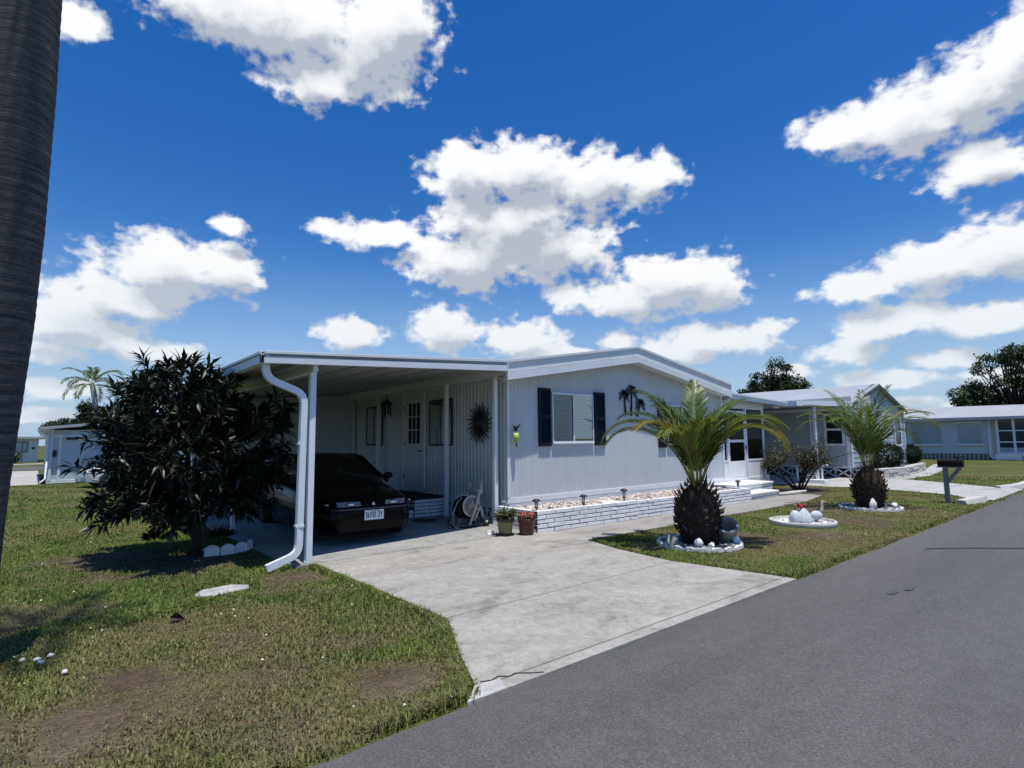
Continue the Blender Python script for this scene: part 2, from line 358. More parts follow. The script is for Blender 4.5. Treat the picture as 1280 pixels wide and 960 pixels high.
M = {}
def make_materials():
    M['siding'] = mat('painted_siding', (.57, .595, .625), .45, .05, 1.2, dirt=((.42, .46, .51), 2.5, .4, (2, 2, .22)))
    M['siding_side'] = M['siding']
    M['trim'] = mat('white_trim', (.70, .73, .77), .40, .05, 1.5, dirt=((.48, .48, .46), 4, .25, (.6, .6, 1.5)))
    M['white'] = mat('white_paint', (.78, .79, .80), .5, .05, 3, bmp=.15, dirt=((.55, .53, .48), 5, .35))
    M['whitemetal'] = mat('white_metal', (.74, .78, .83), .32, .03, 2)
    M['roof'] = mat('white_roof', (.37, .385, .41), .5, .08, .5, dirt=((.5, .5, .5), 1.5, .4))
    M['ceiling'] = mat('carport_pan', (.36, .35, .32), .6, .05, 1)
    M['shutter'] = mat('navy_shutter', (.006, .007, .014), .5, .1, spec=.25)
    M['black'] = mat('black_metal', (.012, .012, .013), .45, .1)
    M['void'] = mat('dark_interior', (.012, .012, .014), .8, .1)
    M['blind'] = mat('blind_slats', (.58, .61, .64), .5, .05)
    M['glass'] = glassmat('window_glass', (.82, .86, .86), .55)
    M['mirrorglass'] = glassmat('sky_reflecting_glass', (.7, .75, .78), .80)
    M['darkglass'] = glassmat('dark_tinted_glass', (.25, .27, .28), .35)  # darker tint for the side windows
    M['door'] = mat('white_door', (.62, .63, .62), .45, .04)
    M['stucco'] = mat('white_stucco', (.74, .75, .76), .7, .05, 4, bmp=.3, bscale=90, dirt=((.5, .49, .46), 3, .35))
    M['brick'] = mat('white_brick', (.80, .80, .81), .6, .06, 9, bmp=.35, bscale=70, dirt=((.42, .42, .43), 14, .5))
    M['mortar'] = mat('dark_mortar', (.05, .053, .065), .9, .2, 10)
    M['rock'] = mat('tan_gravel', (.42, .31, .23), .85, .45, 7, bmp=.3, bscale=40)
    M['whiterock'] = mat('white_shell', (.74, .73, .70), .7, .12, 8, bmp=.4, bscale=40)
    M['greystone'] = mat('grey_stone', (.30, .30, .28), .85, .25, 6, bmp=.5, bscale=30, dirt=((.14, .15, .10), 8, .6))
    M['palebark'] = mat('bleached_wood', (.55, .52, .47), .85, .15, 5, stretch=(1, 1, 6))
    M['rubber'] = mat('black_rubber', (.012, .012, .012), .7, .1)
    M['mat_dark'] = mat('dark_mat', (.012, .012, .014), .95, .2, 40, bmp=.4)
    M['beige'] = mat('beige_plastic', (.47, .42, .36), .45, .06)
    M['hose'] = mat('dark_hose', (.009, .011, .011), .6, .2, spec=.2)
    M['olivepot'] = mat('olive_pot', (.20, .20, .09), .45, .06, 6)
    M['maroonpot'] = mat('maroon_pot', (.07, .018, .018), .45, .12, 6)
    M['soil'] = mat('soil', (.05, .037, .028), .95, .3, 20, bmp=.5)
    M['red'] = leafmat('red_petals', (1, 1, 1), .5, .2)
    M['leafgreen'] = leafmat('green_leaf', (1, 1, 1), .4, .3)
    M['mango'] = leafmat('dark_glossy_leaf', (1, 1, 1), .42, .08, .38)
    M['palmleaf'] = leafmat('palm_leaflet', (1.5, 1.45, 1.3), .36, .30, .5)
    M['rachis'] = mat('palm_rachis', (.26, .27, .06), .5, .15)
    M['stub'] = leafmat('palm_stub', (1, 1, 1), .85, 0, .2)
    M['branch'] = mat('branch_bark', (.040, .032, .026), .92, .25, 12, bmp=.4, spec=.15)
    M['carpaint'] = mat('black_car_paint', (.0025, .0025, .003), .18, .0, spec=.13)
    M['silver'] = mat('silver_car_paint', (.55, .57, .58), .25, .02)
    M['chrome'] = mat('chrome', (.6, .6, .6), .15, .02, metal=1)
    M['lamp'] = mat('headlamp_lens', (.15, .155, .15), .12, .4, 30)
    M['plate'] = mat('number_plate', (.70, .72, .75), .4, .04)
    M['ink'] = mat('plate_ink', (.03, .04, .10), .5, 0)
    M['lime'] = mat('lime_plastic', (.42, .55, .10), .4, .15, 8)
    M['lampglass'] = mat('frosted_lamp', (.55, .55, .50), .3, .05)
    M['mailbox'] = mat('black_mailbox', (.006, .006, .008), .6, .1, spec=.2)
    M['greywood'] = mat('grey_painted_wood', (.20, .22, .22), .7, .15, 5, stretch=(6, 6, 1))
    M['stonewall'] = mat('pale_ledge_stone', (.52, .50, .46), .85, .22, 6, bmp=.6, bscale=14)
    M['n1siding'] = mat('grey_siding', (.40, .445, .47), .5, .05, 1)
    M['n2siding'] = mat('blue_siding', (.47, .52, .59), .5, .05, 1)
    M['pinkrock'] = mat('pink_boulder', (.33, .24, .21), .85, .25, 4, bmp=.5, bscale=8)
    M['screen'] = glassmat('insect_screen', (.22, .22, .23), .15)
    M['kerb'] = mat('kerb_concrete', (.50, .50, .47), .85, .12, 4, bmp=.3)
make_materials()

# concrete
def concrete(name, c, joints_y=(), joints_x=(), blot=.35):
    mt, nt, b, L = newmat(name); b.inputs['Roughness'].default_value = .88; b.inputs['Specular IOR Level'].default_value = .25
    f1 = nz(nt, 1.1, 10, .72, dist=1.2, stretch=(1, 1.6, 1)); f2 = nz(nt, 70, 4, .7); f3 = nz(nt, 9, 10, .78, stretch=(1.5, 1, 1), dist=.8)
    cc = ramp(nt, f1, [(.32, tuple(x*.60 for x in c)), (.47, tuple(x*.95 for x in c)), (.66, tuple(x*1.12 for x in c))])
    k = ramp(nt, f3, [(.36, (.70, .695, .68)), (.62, (1.10, 1.10, 1.10))]); cc = mixc(nt, cc, k, .8, 'MULTIPLY')
    k = ramp(nt, f2, [(.35, (.82, .82, .82)), (.65, (1.12, 1.12, 1.12))]); cc = mixc(nt, cc, k, .8, 'MULTIPLY')
    tc = nt.nodes.new('ShaderNodeTexCoord'); sp = nt.nodes.new('ShaderNodeSeparateXYZ'); L(tc.outputs['Object'], sp.inputs[0])
    wv = nz(nt, 6, 3)
    for ax, js in ((1, joints_y), (0, joints_x)):
        for j in js:
            s1 = nt.nodes.new('ShaderNodeMath'); s1.operation = 'MULTIPLY_ADD'; s1.inputs[1].default_value = .012; s1.inputs[2].default_value = -j-.006
            L(wv, s1.inputs[0])
            a1 = nt.nodes.new('ShaderNodeMath'); a1.operation = 'ADD'; L(sp.outputs[ax], a1.inputs[0]); L(s1.outputs[0], a1.inputs[1])
            ab = nt.nodes.new('ShaderNodeMath'); ab.operation = 'ABSOLUTE'; L(a1.outputs[0], ab.inputs[0])
            mr = nt.nodes.new('ShaderNodeMapRange'); mr.inputs[1].default_value = .004; mr.inputs[2].default_value = .012
            mr.inputs[3].default_value = .75; mr.inputs[4].default_value = 0; L(ab.outputs[0], mr.inputs[0])
            cc = mixc(nt, cc, (.07, .065, .055), mr.outputs[0])
    L(cc, b.inputs['Base Color']); bump(nt, b, f2, .25, .004); return mt

# ------------------------------------------------------------------ ground
def pnoise(x, y, sc, seed=0, oct=4):
    """smooth value noise on arrays"""
    out = np.zeros_like(x); amp = 1; tot = 0
    r = np.random.default_rng(seed); T = r.random((257, 257))
    for o in range(oct):
        u = x*sc*(2**o) + 31.7*o; v = y*sc*(2**o) + 17.3*o
        i = np.floor(u).astype(int); j = np.floor(v).astype(int); fu = u-i; fv = v-j
        fu = fu*fu*(3-2*fu); fv = fv*fv*(3-2*fv); i0 = i % 256; j0 = j % 256
        a = T[i0, j0]*(1-fu) + T[i0+1, j0]*fu; b = T[i0, j0+1]*(1-fu) + T[i0+1, j0+1]*fu
        out += amp*(a*(1-fv)+b*fv); tot += amp; amp *= .5
    return out/tot
# worn places in the lawn: x, y, radius, strength
WORN = [(0.55, 4.95, .35, 1.0), (0.25, 4.35, .55, .9), (0.9, 4.2, .4, .55), (0.0, 7.3, .6, .6), (2.55, 7.15, .42, 1.0), (2.35, 6.6, .35, .7), (1.95, 3.7, .35, .9),
        (1.35, 4.4, .3, .6), (2.2, 4.5, .3, .6), (1.0, 6.2, .3, .5), (1.7, 9.3, .95, 1.0), (1.0, 10.2, .8, 1.0), (2.3, 8.9, .55, .9), (9.2, 4.75, .55, .9), (9.0, 5.4, .4, .5), (7.2, 5.5, .4, .6),
        (10.3, 4.1, .5, .7), (12.4, 4.2, .6, .9), (13.2, 4.5, .6, .7), (15.6, 4.2, .5, .7), (14.2, 5.4, .7, .6), (8.6, 3.6, .35, .5), (18.6, 8.1, .9, 1.0), (1.45, 5.3, .25, .5), (1.2, 3.5, .4, .5)]
DRIVE = [(2.29, 3.03), (2.62, 3.75), (3.03, 4.52), (3.03, 7.72), (7.22, 7.72), (7.22, 6.45), (7.05, 6.42), (6.80, 5.6), (6.67, 4.59), (6.90, 3.03)]
def inpoly(x, y, poly):
    c = np.zeros(x.shape, bool); n = len(poly)
    for i in range(n):
        (x0, y0), (x1, y1) = poly[i], poly[(i+1) % n]
        hit = ((y0 > y) != (y1 > y)) & (x < (x1-x0)*(y-y0)/((y1-y0) or 1e-9)+x0); c ^= hit
    return c
NDRIVE = [(18.93, 3.20), (18.93, 3.65), (19.92, 4.35), (20.58, 6.11), (20.74, 7.3), (20.5, 7.75), (20.4, 14), (25.4, 14), (25.4, 8.55), (26.0, 7.8), (25.85, 6.99), (24.7, 5.29), (23.6, 3.9), (23.4, 3.25)]
NWALK = [(25.95, 7.05), (26.0, 7.8), (28.4, 7.55), (34.3, 8.4), (41, 9.6), (41, 8.9), (35.2, 7.80), (29, 6.95)]
HWALK = [(7.22, 6.47), (9.5, 6.42), (10.3, 6.52), (13, 6.4), (15.5, 6.42), (17.3, 6.75), (17.4, 7.3), (17.2, 7.62), (14.4, 7.62), (7.22, 7.62)]
def worn(x, y):
    w = np.zeros_like(x)
    for cx, cy, r, k in WORN:
        d = np.hypot(x-cx, y-cy)/r + (pnoise(x, y, 3.0, 5, 3)-.5)*1.6
        w = np.maximum(w, k*np.clip(1.35-d, 0, 1))
    return w
def dryness(x, y): return np.clip(-.12+.44*np.clip((x-5.5)/2, 0, 1) + (pnoise(x, y, .55, 3, 4)-.40)*2.6 + (pnoise(x, y, 2.2, 4, 3)-.5)*1.3, 0, 1)
LAWN_DARK = np.array([.060, .092, .020]); LAWN_MID = np.array([.136, .178, .040]); LAWN_DRY = np.array([.225, .185, .095]); SOIL_C = np.array([.100, .074, .056]); SAND_C = np.array([.22, .19, .155])
def lawn_tint(x, y):
    d = dryness(x, y)[:, None]; w = worn(x, y)[:, None]; g = pnoise(x, y, 1.3, 9, 3)[:, None]
    base = LAWN_DARK*(1-g) + LAWN_MID*g
    c = base*(1-.55*d) + LAWN_DRY*.55*d
    s_ = SOIL_C*(1-np.clip(pnoise(x, y, 2, 21, 3)-.35, 0, 1)[:, None]) + SAND_C*np.clip(pnoise(x, y, 2, 21, 3)-.35, 0, 1)[:, None]
    return c, d, w, s_
def ground():
    # far ground reaching the horizon
    mt, nt, b, L = newmat('far_grass'); b.inputs['Roughness'].default_value = .95; b.inputs['Specular IOR Level'].default_value = .1
    cc = ramp(nt, nz(nt, .35, 8, .6), [(.3, (.060, .082, .022)), (.5, (.095, .105, .032)), (.7, (.135, .115, .05))])
    k = ramp(nt, nz(nt, 14, 5, .7), [(.35, (.65, .65, .65)), (.65, (1.25, 1.25, 1.2))]); cc = mixc(nt, cc, k, 1.0, 'MULTIPLY')
    L(cc, b.inputs['Base Color']); bump(nt, b, nz(nt, 30, 4), .6, .03)
    MB().add([(-1500, -1500, -.03), (1500, -1500, -.03), (1500, 1500, -.03), (-1500, 1500, -.03)], [(0, 1, 2, 3)]).build('ground', mt, kind='structure')
    # near lawn sheet with its worn and dry patches
    mt, nt, b, L = newmat('lawn_soil'); b.inputs['Roughness'].default_value = .95; b.inputs['Specular IOR Level'].default_value = .1
    a = nt.nodes.new('ShaderNodeAttribute'); a.attribute_name = 'tint'
    k = ramp(nt, nz(nt, 45, 5, .75), [(.3, (.5, .5, .48)), (.5, (.95, .95, .95)), (.7, (1.55, 1.5, 1.4))])
    cc = mixc(nt, a.outputs[0], k, 1.0, 'MULTIPLY')
    k = ramp(nt, nz(nt, 7, 6, .7), [(.35, (.7, .72, .7)), (.65, (1.25, 1.2, 1.15))]); cc = mixc(nt, cc, k, 1.0, 'MULTIPLY')
    L(cc, b.inputs['Base Color']); bump(nt, b, nz(nt, 60, 5, .7), .9, .02)
    st = .09
    xs = np.arange(-9, 32, st); ys = np.arange(3.02, 31.2, st); X, Y = np.meshgrid(xs, ys); x, y = X.ravel(), Y.ravel()
    c, d, w, s_ = lawn_tint(x, y); c = c*.85*(1-w) + s_*w
    z = (pnoise(x, y, 1.1, 14, 3)-.5)*.035*np.clip((y-3.1)*1.5, 0, 1) - .012
    ny, nx = X.shape; i = (np.arange(ny-1)[:, None]*nx + np.arange(nx-1)[None]).ravel()
    npmesh('lawn', np.stack([x, y, z], 1), np.stack([i, i+1, i+nx+1, i+nx], 1), mt, None, c, True, kind='structure')
    # blades
    def blades(n, x0, x1, y0, y1, hmin, hmax, wmin, wmax, maxd, mind=0):
        x = rng.uniform(x0, x1, n); y = rng.uniform(y0, y1, n)
        dd = np.hypot(x, y); a = np.arctan2(y, x)
        ok = (dd < maxd) & (dd >= mind) & (np.abs(a-AZ) < R_(47))
        ok &= ~inpoly(x, y, DRIVE) & ~inpoly(x, y, HWALK) & ~inpoly(x, y, NDRIVE)
        ok &= ~((x > 2.72) & (x < 16) & (y > 7.62)) & (y > 3.02 + .07*pnoise(x, y, 3, 8, 2))
        ok &= np.hypot(x-8.08, y-5.05) > .62; ok &= np.hypot(x-15.03, y-4.81) > .6; ok &= np.hypot(x-11.35, y-4.85) > .68
        ok &= ~((np.abs(x-1.72) < .24) & (np.abs(y-7.12) < .15))
        x, y = x[ok], y[ok]; w = worn(x, y)
        ok = rng.random(len(x)) > w*1.02 - .04
        x, y = x[ok], y[ok]; return x, y
    Xs = []
    def addb(n, args, h, wd):
        x, y = blades(n, *args); Xs.append((x, y, np.full(len(x), h), np.full(len(x), wd)))
    addb(330000, (-4, 9, 3, 10, 0, 0, 0, 0, 7.0), .050, .0095)
    addb(260000, (-6, 13, 3, 13, 0, 0, 0, 0, 11.5, 6.6), .042, .010)
    addb(320000, (-8, 24, 3, 22, 0, 0, 0, 0, 20, 11), .042, .016)
    addb(200000, (-9, 31, 3, 31, 0, 0, 0, 0, 33, 19), .05, .026)
    straw_n = len(Xs)
    x = rng.uniform(-3, 18, 420000); y = rng.uniform(3.1, 11, 420000); w_ = worn(x, y); kk = (w_ > .22) & (rng.random(len(x)) < .35) & (np.abs(np.arctan2(y, x)-AZ) < R_(46)) & ~inpoly(x, y, DRIVE) & ~inpoly(x, y, HWALK) & ~((x > 2.72) & (y > 7.62)) & (np.hypot(x-8.1, y-5.03) > .66) & (np.hypot(x-15.03, y-4.81) > .66) & (np.hypot(x-11.35, y-4.85) > .7)
    Xs.append((x[kk], y[kk], np.full(kk.sum(), .036), np.full(kk.sum(), .0055))); nst = int(kk.sum()); st0 = sum(len(q[0]) for q in Xs[:-1])
    for pl_, side, n_, hh in (([(2.22, 3.10), (2.62, 3.75), (3.00, 4.52), (3.0, 7.65)], -1, 5200, .062), ([(6.98, 3.12), (6.72, 4.59), (6.86, 5.6), (7.1, 6.38)], 1, 2600, .06), ([(7.1, 6.38), (9.5, 6.36), (13, 6.33), (17, 6.65)], 1, 2600, .05),
                              ([(-1, 3.08), (2.2, 3.09)], -1, 2600, .08), ([(6.95, 3.08), (17.3, 3.16)], -1, 5200, .07)):
        pl_ = np.array(pl_); sg = rng.integers(0, len(pl_)-1, n_); u = rng.random(n_)[:, None]; q = pl_[sg]*(1-u)+pl_[sg+1]*u
        q = q + rng.normal(0, .032, (n_, 2)) + (np.array([-.07, .0]) if side < 0 and pl_[0][1] != pl_[1][1] and abs(pl_[0][0]-pl_[-1][0]) < 2 else np.array([0, .03]) if side < 0 else np.array([.05, -.03]))
        keep = pnoise(q[:, 0], q[:, 1], 3.2, 44, 2) > .46; q = q[keep]
        Xs.append((q[:, 0], q[:, 1], np.full(len(q), hh), np.full(len(q), .0085)))
    x, y = blades(900, -3, 20, 3, 12, 0, 0, 0, 0, 16); kk = pnoise(x, y, .9, 61, 3) > .52; x, y = x[kk], y[kk]; n = len(x); r_ = rng.uniform(.005, .012, (n, 1)); z_ = rng.uniform(.025, .05, n)
    base = np.stack([x, y, z_], 1); V = np.stack([base+r_*np.array(o) for o in ((-1, -.6, 0), (1, -.6, .2), (0, 1, .1), (0, 0, 1.1))], 1).reshape(-1, 3); i = np.arange(n)[:, None]*4
    npmesh('clover_blossom', V, np.concatenate([i+np.array(f) for f in ((0, 1, 3), (1, 2, 3), (2, 0, 3))], 0), mat('clover_white', (.62, .60, .52), .8), kind='stuff')
    x = np.concatenate([q[0] for q in Xs]); y = np.concatenate([q[1] for q in Xs]); h0 = np.concatenate([q[2] for q in Xs]); w0 = np.concatenate([q[3] for q in Xs])
    n = len(x); c, d, w, s_ = lawn_tint(x, y)
    edge = np.clip(1 - np.minimum(np.abs(y-3.1)/.25, np.minimum(np.abs(x-2.95)/.25 + (y > 7.7)*9, 9)), 0, 1)
    h = h0*rng.uniform(.5, 1.35, n)*(1 - .45*d[:, 0])*(1-.4*w[:, 0])*(1+.7*edge*pnoise(x, y, 3, 2, 2))
    dry = (rng.random(n) < (.09 + .42*d[:, 0] + .5*w[:, 0]))[:, None]
    col = np.where(dry, np.array([.235, .185, .085])*rng.uniform(.55, 1.25, (n, 1)), (c*1.15 + np.array([.03, .05, .006])*rng.random((n, 1)))*rng.uniform(.60, 1.50, (n, 1)))
    ang = rng.uniform(0, 2*np.pi, n); ln = rng.uniform(.25, 1.1, n)
    sl_ = slice(st0, st0+nst); ln[sl_] = rng.uniform(1.4, 2.6, nst); col[sl_] = np.array([.27, .21, .125])*rng.uniform(.35, 1.25, (nst, 1))
    dx = np.cos(ang)*ln; dy = np.sin(ang)*ln
    P = np.stack([x, y, np.full(n, -.015)], 1); sd = np.stack([-np.sin(ang), np.cos(ang), np.zeros(n)], 1)*w0[:, None]*.5
    mid = P + np.stack([dx*h*.35, dy*h*.35, h*.68], 1); tip = P + np.stack([dx*h, dy*h, h*np.maximum(.12, 1.05-.35*ln)], 1)
    V = np.stack([P-sd, P+sd, mid+sd*.8, mid-sd*.8, tip], 1).reshape(-1, 3); i = np.arange(n)[:, None]*5
    Fc = np.concatenate([i+np.array([0, 1, 2]), i+np.array([0, 2, 3]), i+np.array([3, 2, 4])], 0)
    o = npmesh('grass', V, Fc, leafmat('grass_blade', (1, 1, 1), .55, .3, .25), None, np.repeat(col, 5, 0), kind='stuff')
ground()

def road():
    mt, nt, b, L = newmat('asphalt'); b.inputs['Roughness'].default_value = .82; b.inputs['Specular IOR Level'].default_value = .35
    f1 = nz(nt, 62, 4, .85); f2 = nz(nt, .6, 6, .6); f3 = nz(nt, 170, 3, .8)
    cc = ramp(nt, f1, [(.30, (.056, .055, .053)), (.46, (.094, .092, .089)), (.58, (.126, .123, .119)), (.70, (.22, .215, .208))])
    k = ramp(nt, nz(nt, .5, 7, .65, stretch=(.25, 1.6, 1)), [(.3, (.74, .74, .74)), (.7, (1.16, 1.16, 1.15))]); cc = mixc(nt, cc, k, 1.0, 'MULTIPLY')
    k = ramp(nt, nz(nt, 7, 6, .7), [(.3, (.88, .88, .88)), (.7, (1.1, 1.1, 1.1))]); cc = mixc(nt, cc, k, 1.0, 'MULTIPLY')
    k = ramp(nt, f3, [(.36, (.72, .72, .72)), (.64, (1.3, 1.3, 1.3))]); cc = mixc(nt, cc, k, .9, 'MULTIPLY')
    L(cc, b.inputs['Base Color']); bump(nt, b, f1, .8, .006)
    M['asphalt'] = mt
    pts = []; xs = list(np.arange(-40, 120, .35))
    def edge(x): return 3.02 + .0 + (0.0009*max(0, x-8)**2) + .015*math.sin(x*3.1) + .012*math.sin(x*7.7+1)
    v = []; 
    for x in xs: v += [(x, edge(x), 0.0), (x, -4.2, .05)]
    f = [(2*i, 2*i+1, 2*i+3, 2*i+2) for i in range(len(xs)-1)]
    MB().add(v, f).build('road', mt, kind='structure')
    # dark patch seams across the lane
    for (x0, y0, x1, y1, w) in ((10.1, 2.55, 12.3, .6, .05), (15.2, 2.1, 16.4, 1.2, .03)):
        n = 14; vs = []
        for i in range(n+1):
            t = i/n; px, py = x0+(x1-x0)*t, y0+(y1-y0)*t + .06*math.sin(t*9)
            vs += [(px-w*(1-.4*t), py, .0065 + (3.02-py)*.0073), (px+w*(1-.4*t), py, .0065 + (3.02-py)*.0073)]
        MB().add(vs, [(2*i, 2*i+1, 2*i+3, 2*i+2) for i in range(n)]).build('road_crack', mat('tar_seal', (.035, .035, .037), .7), kind='structure')
road()
def stain(x, y, rx, ry, seed):
    q = random.Random(seed); n = 18; z = .008+(3.02-y)*.0073
    vs = [(x+rx*q.uniform(.6, 1.1)*math.cos(2*math.pi*i/n), y+ry*q.uniform(.6, 1.1)*math.sin(2*math.pi*i/n), z) for i in range(n)]
    MB().add(vs, [tuple(range(n))]).build('road_stain', mat('oil_stain', (.075, .073, .071), .6, .3, 30), kind='structure')
stain(7.05, 2.10, .14, .05, 1); stain(7.32, 2.02, .10, .04, 2)

def slab(name, poly, z, mt, th=.12):
    return MB().ext([(x, y, z-th) for x, y in poly], (0, 0, th)).build(name, mt, kind='structure')
CONC = concrete('driveway_concrete', (.370, .355, .320), joints_y=(4.55, 3.165)); CONC2 = concrete('carport_concrete', (.34, .34, .325), joints_y=(11.0,), joints_x=(5.05,))  # the carport floor has its own slightly greyer mix
CONC3 = concrete('walk_concrete', (.33, .315, .29), joints_x=(9.8, 12.7, 15.2)); CONC4 = concrete('pale_concrete', (.46, .455, .44))
slab('driveway', DRIVE, .012, CONC)
slab('driveway_corner', [(2.18, 3.035), (2.50, 3.035), (2.56, 3.18), (2.36, 3.20)], .014, CONC4)
slab('carport_floor', [(2.75, 7.73), (7.21, 7.73), (7.21, 15.7), (2.75, 15.7)], .014, CONC2)
slab('front_walk', HWALK, .008, CONC3)
slab('neighbour_driveway', NDRIVE, .010, CONC4)
slab('neighbour_walk', NWALK, .012, CONC4)
slab('far_driveway', [(-9, 31.3), (.35, 31.3), (.35, 48), (-9, 48)], .0, CONC4)
MB().add([(-60, 50.5, -.02), (60, 50.5, -.02), (60, 58, -.02), (-60, 58, -.02)], [(0, 1, 2, 3)]).build('side_street', M['asphalt'], kind='structure')
slab('far_pavement', [(-60, 64), (20, 64), (20, 66), (-60, 66)], .02, CONC4)
# driveway edge lip by the road and hairline cracks
def crack(pts, w, z):
    vs = []
    for i, (x, y) in enumerate(pts):
        a = Vector(pts[min(i+1, len(pts)-1)]) - Vector(pts[max(i-1, 0)]); n = Vector((-a.y, a.x)).normalized()*w*(.6+.8*random.random())
        vs += [(x-n.x, y-n.y, z), (x+n.x, y+n.y, z)]
    MB().add(vs, [(2*i, 2*i+1, 2*i+3, 2*i+2) for i in range(len(pts)-1)]).build('concrete_crack', mat('crack_dark', (.05, .045, .04), .95), kind='structure')
crack([(2.42, 3.22), (2.5, 3.19), (2.57, 3.21), (2.63, 3.16), (2.70, 3.17), (2.78, 3.10), (2.86, 3.05)], .008, .0165)
crack([(6.35, 3.50), (6.42, 3.36), (6.52, 3.27), (6.6, 3.20), (6.68, 3.17)], .004, .0165)
def kerb(pts, w, h):
    vs = []; n = len(pts)
    for i, (x, y) in enumerate(pts):
        a = Vector(pts[min(i+1, n-1)]) - Vector(pts[max(i-1, 0)]); q = Vector((-a.y, a.x)).normalized()*w/2
        hh = h*math.sin(math.pi*(.12+.76*i/(n-1)))**.5
        vs += [(x-q.x, y-q.y, -.03), (x-q.x*.7, y-q.y*.7, hh), (x+q.x*.7, y+q.y*.7, hh), (x+q.x, y+q.y, -.03)]
    f = [(4*i+j, 4*i+j+1, 4*i+j+5, 4*i+j+4) for i in range(n-1) for j in range(3)] + [(0, 1, 2, 3), (4*n-1, 4*n-2, 4*n-3, 4*n-4)]
    return MB().add(vs, f, 0, False)
for pts, lab in (([(17.55, 3.62), (17.8, 3.50), (18.15, 3.43), (18.5, 3.41), (18.8, 3.44), (19.0, 3.55)], 'short curved concrete kerb beside the mailbox'),
                 ([(23.35, 3.85), (23.7, 3.5), (24.4, 3.42), (25.6, 3.45), (27.5, 3.5)], 'pale kerb on the far side of the neighbouring driveway')):
    tag(kerb(pts, .30, .13).build('kerb', M['kerb']), lab, 'kerb', 'kerbs at the driveway mouth')

# ------------------------------------------------------------------ the mobile home
WX, WY, RX = 7.25, 8.70, 15.50           # side wall plane, front wall plane, right end of the front wall
PKX = 11.10
def roofz(x, z0, zp): return z0 + (zp-z0)*(1-abs(x-PKX)/(PKX-6.97)) if x < PKX else z0 + (zp-z0)*(1-(x-PKX)/(15.45-PKX))
def ribbed(x0, x1, zb, ztop, per=.105, dep=.010, axis='x', at_=0, sgn=-1):
    """ribbed metal siding sheet: a run of flat pans with raised narrow ribs"""
    mb = MB(); pts = []; x = x0
    while x < x1-1e-6:
        for f, d in ((0, 0), (.62, 0), (.68, 1), (.92, 1), (.98, 0)):
            xx = x+f*per
            if xx <= x1: pts.append((xx, d*dep))
        x += per
    pts.append((x1, 0)); vs = []
    for xx, d in pts:
        for z in (zb, ztop(xx)):
            vs.append((xx, at_+sgn*d, z) if axis == 'x' else (at_+sgn*d, xx, z))
    fs = [(2*i, 2*i+2, 2*i+3, 2*i+1) for i in range(len(pts)-1)]
    return mb.add(vs, fs)
def fascia(mb, pts_b, hs, y0, y1, mi=0):
    """boards that follow a roofline: pts (x,z) lower edge; hs [(from, to, thickness proud)]"""
    for (a, b, pr) in hs:
        for (x0, z0, x1, z1) in [(pts_b[i][0], pts_b[i][1], pts_b[i+1][0], pts_b[i+1][1]) for i in range(len(pts_b)-1)]:
            mb.ext([(x0, y0-pr, z0+a), (x1, y0-pr, z1+a), (x1, y0-pr, z1+b), (x0, y0-pr, z0+b)], (0, y1-y0, 0), mi)

home = thing('mobile_home', 'long pale blue-grey mobile home with a low white gable and navy shutters', 'house', (WX, WY, 0))
ribbed(WX, RX, .50, lambda x: roofz(x, 2.90, 3.58), per=.103, dep=.007, at_=WY).build('front_wall', M['siding'], home)
ribbed(WY, 24, .44, lambda y: 2.98, per=.125, dep=.014, axis='y', at_=WX, sgn=-1).build('side_wall', M['siding_side'], home)
MB().box(WX+.01, WY+.012, .02, RX, 24, 2.9).build('wall_core', M['siding'], home)
# corner posts and base rail
MB().box(WX-.025, WY-.020, .516, WX+.055, WY-.001, 2.85).box(RX-.06, WY-.022, .516, RX+.03, WY-.001, 2.95).build_each('corner_trim', M['trim'], home, bev=.004)
MB().box(WX-.02, WY-.016, .40, RX+.02, WY-.003, .515).build('base_rail', M['white'], home, bev=.004)
MB().box(WX+.02, WY-.012, 0, RX, WY+.01, .398).build('foundation', M['stucco'], home)
MB().box(WX-.030, WY, .28, WX-.002, 15.65, .445).build('side_rail', M['trim'], home, bev=.004)
MB().box(WX-.045, WY, 2.845, WX-.002, 15.65, 2.99).build('wall_header', M['trim'], home, bev=.004)
# breeze-block style skirting under the side wall
mb = MB(); mb.box(WX-.004, WY+.02, .0, WX+.008, 15.6, .279, 1)
y = WY+.03
while y < 15.5:
    p = .30
    for a, b in (((y, .03), (y+p, .27)), ((y, .27), (y+p, .03))):
        mb.bar((WX-.018, a[0], a[1]), (WX-.018, b[0], b[1]), .026, .03, side=(0, 1, 0) if False else None)
    mb.box(WX-.036, y-.014, .0, WX-.005, y+.014, .279); mb.box(WX-.034, y+p/2-.012, .0, WX-.006, y+p/2+.012, .279)
    mb.bar((WX-.016, y+p/2-.07, .15), (WX-.016, y+p/2, .21), .02, .026); mb.bar((WX-.016, y+p/2, .21), (WX-.016, y+p/2+.07, .15), .02, .026)
    mb.bar((WX-.016, y+p/2-.07, .15), (WX-.016, y+p/2, .09), .02, .026); mb.bar((WX-.016, y+p/2, .09), (WX-.016, y+p/2+.07, .15), .02, .026)
    y += p+.016
mb.box(WX-.038, WY+.02, .0, WX-.005, 15.6, .032)
mb.build('skirting', [M['trim'], M['void']], home)
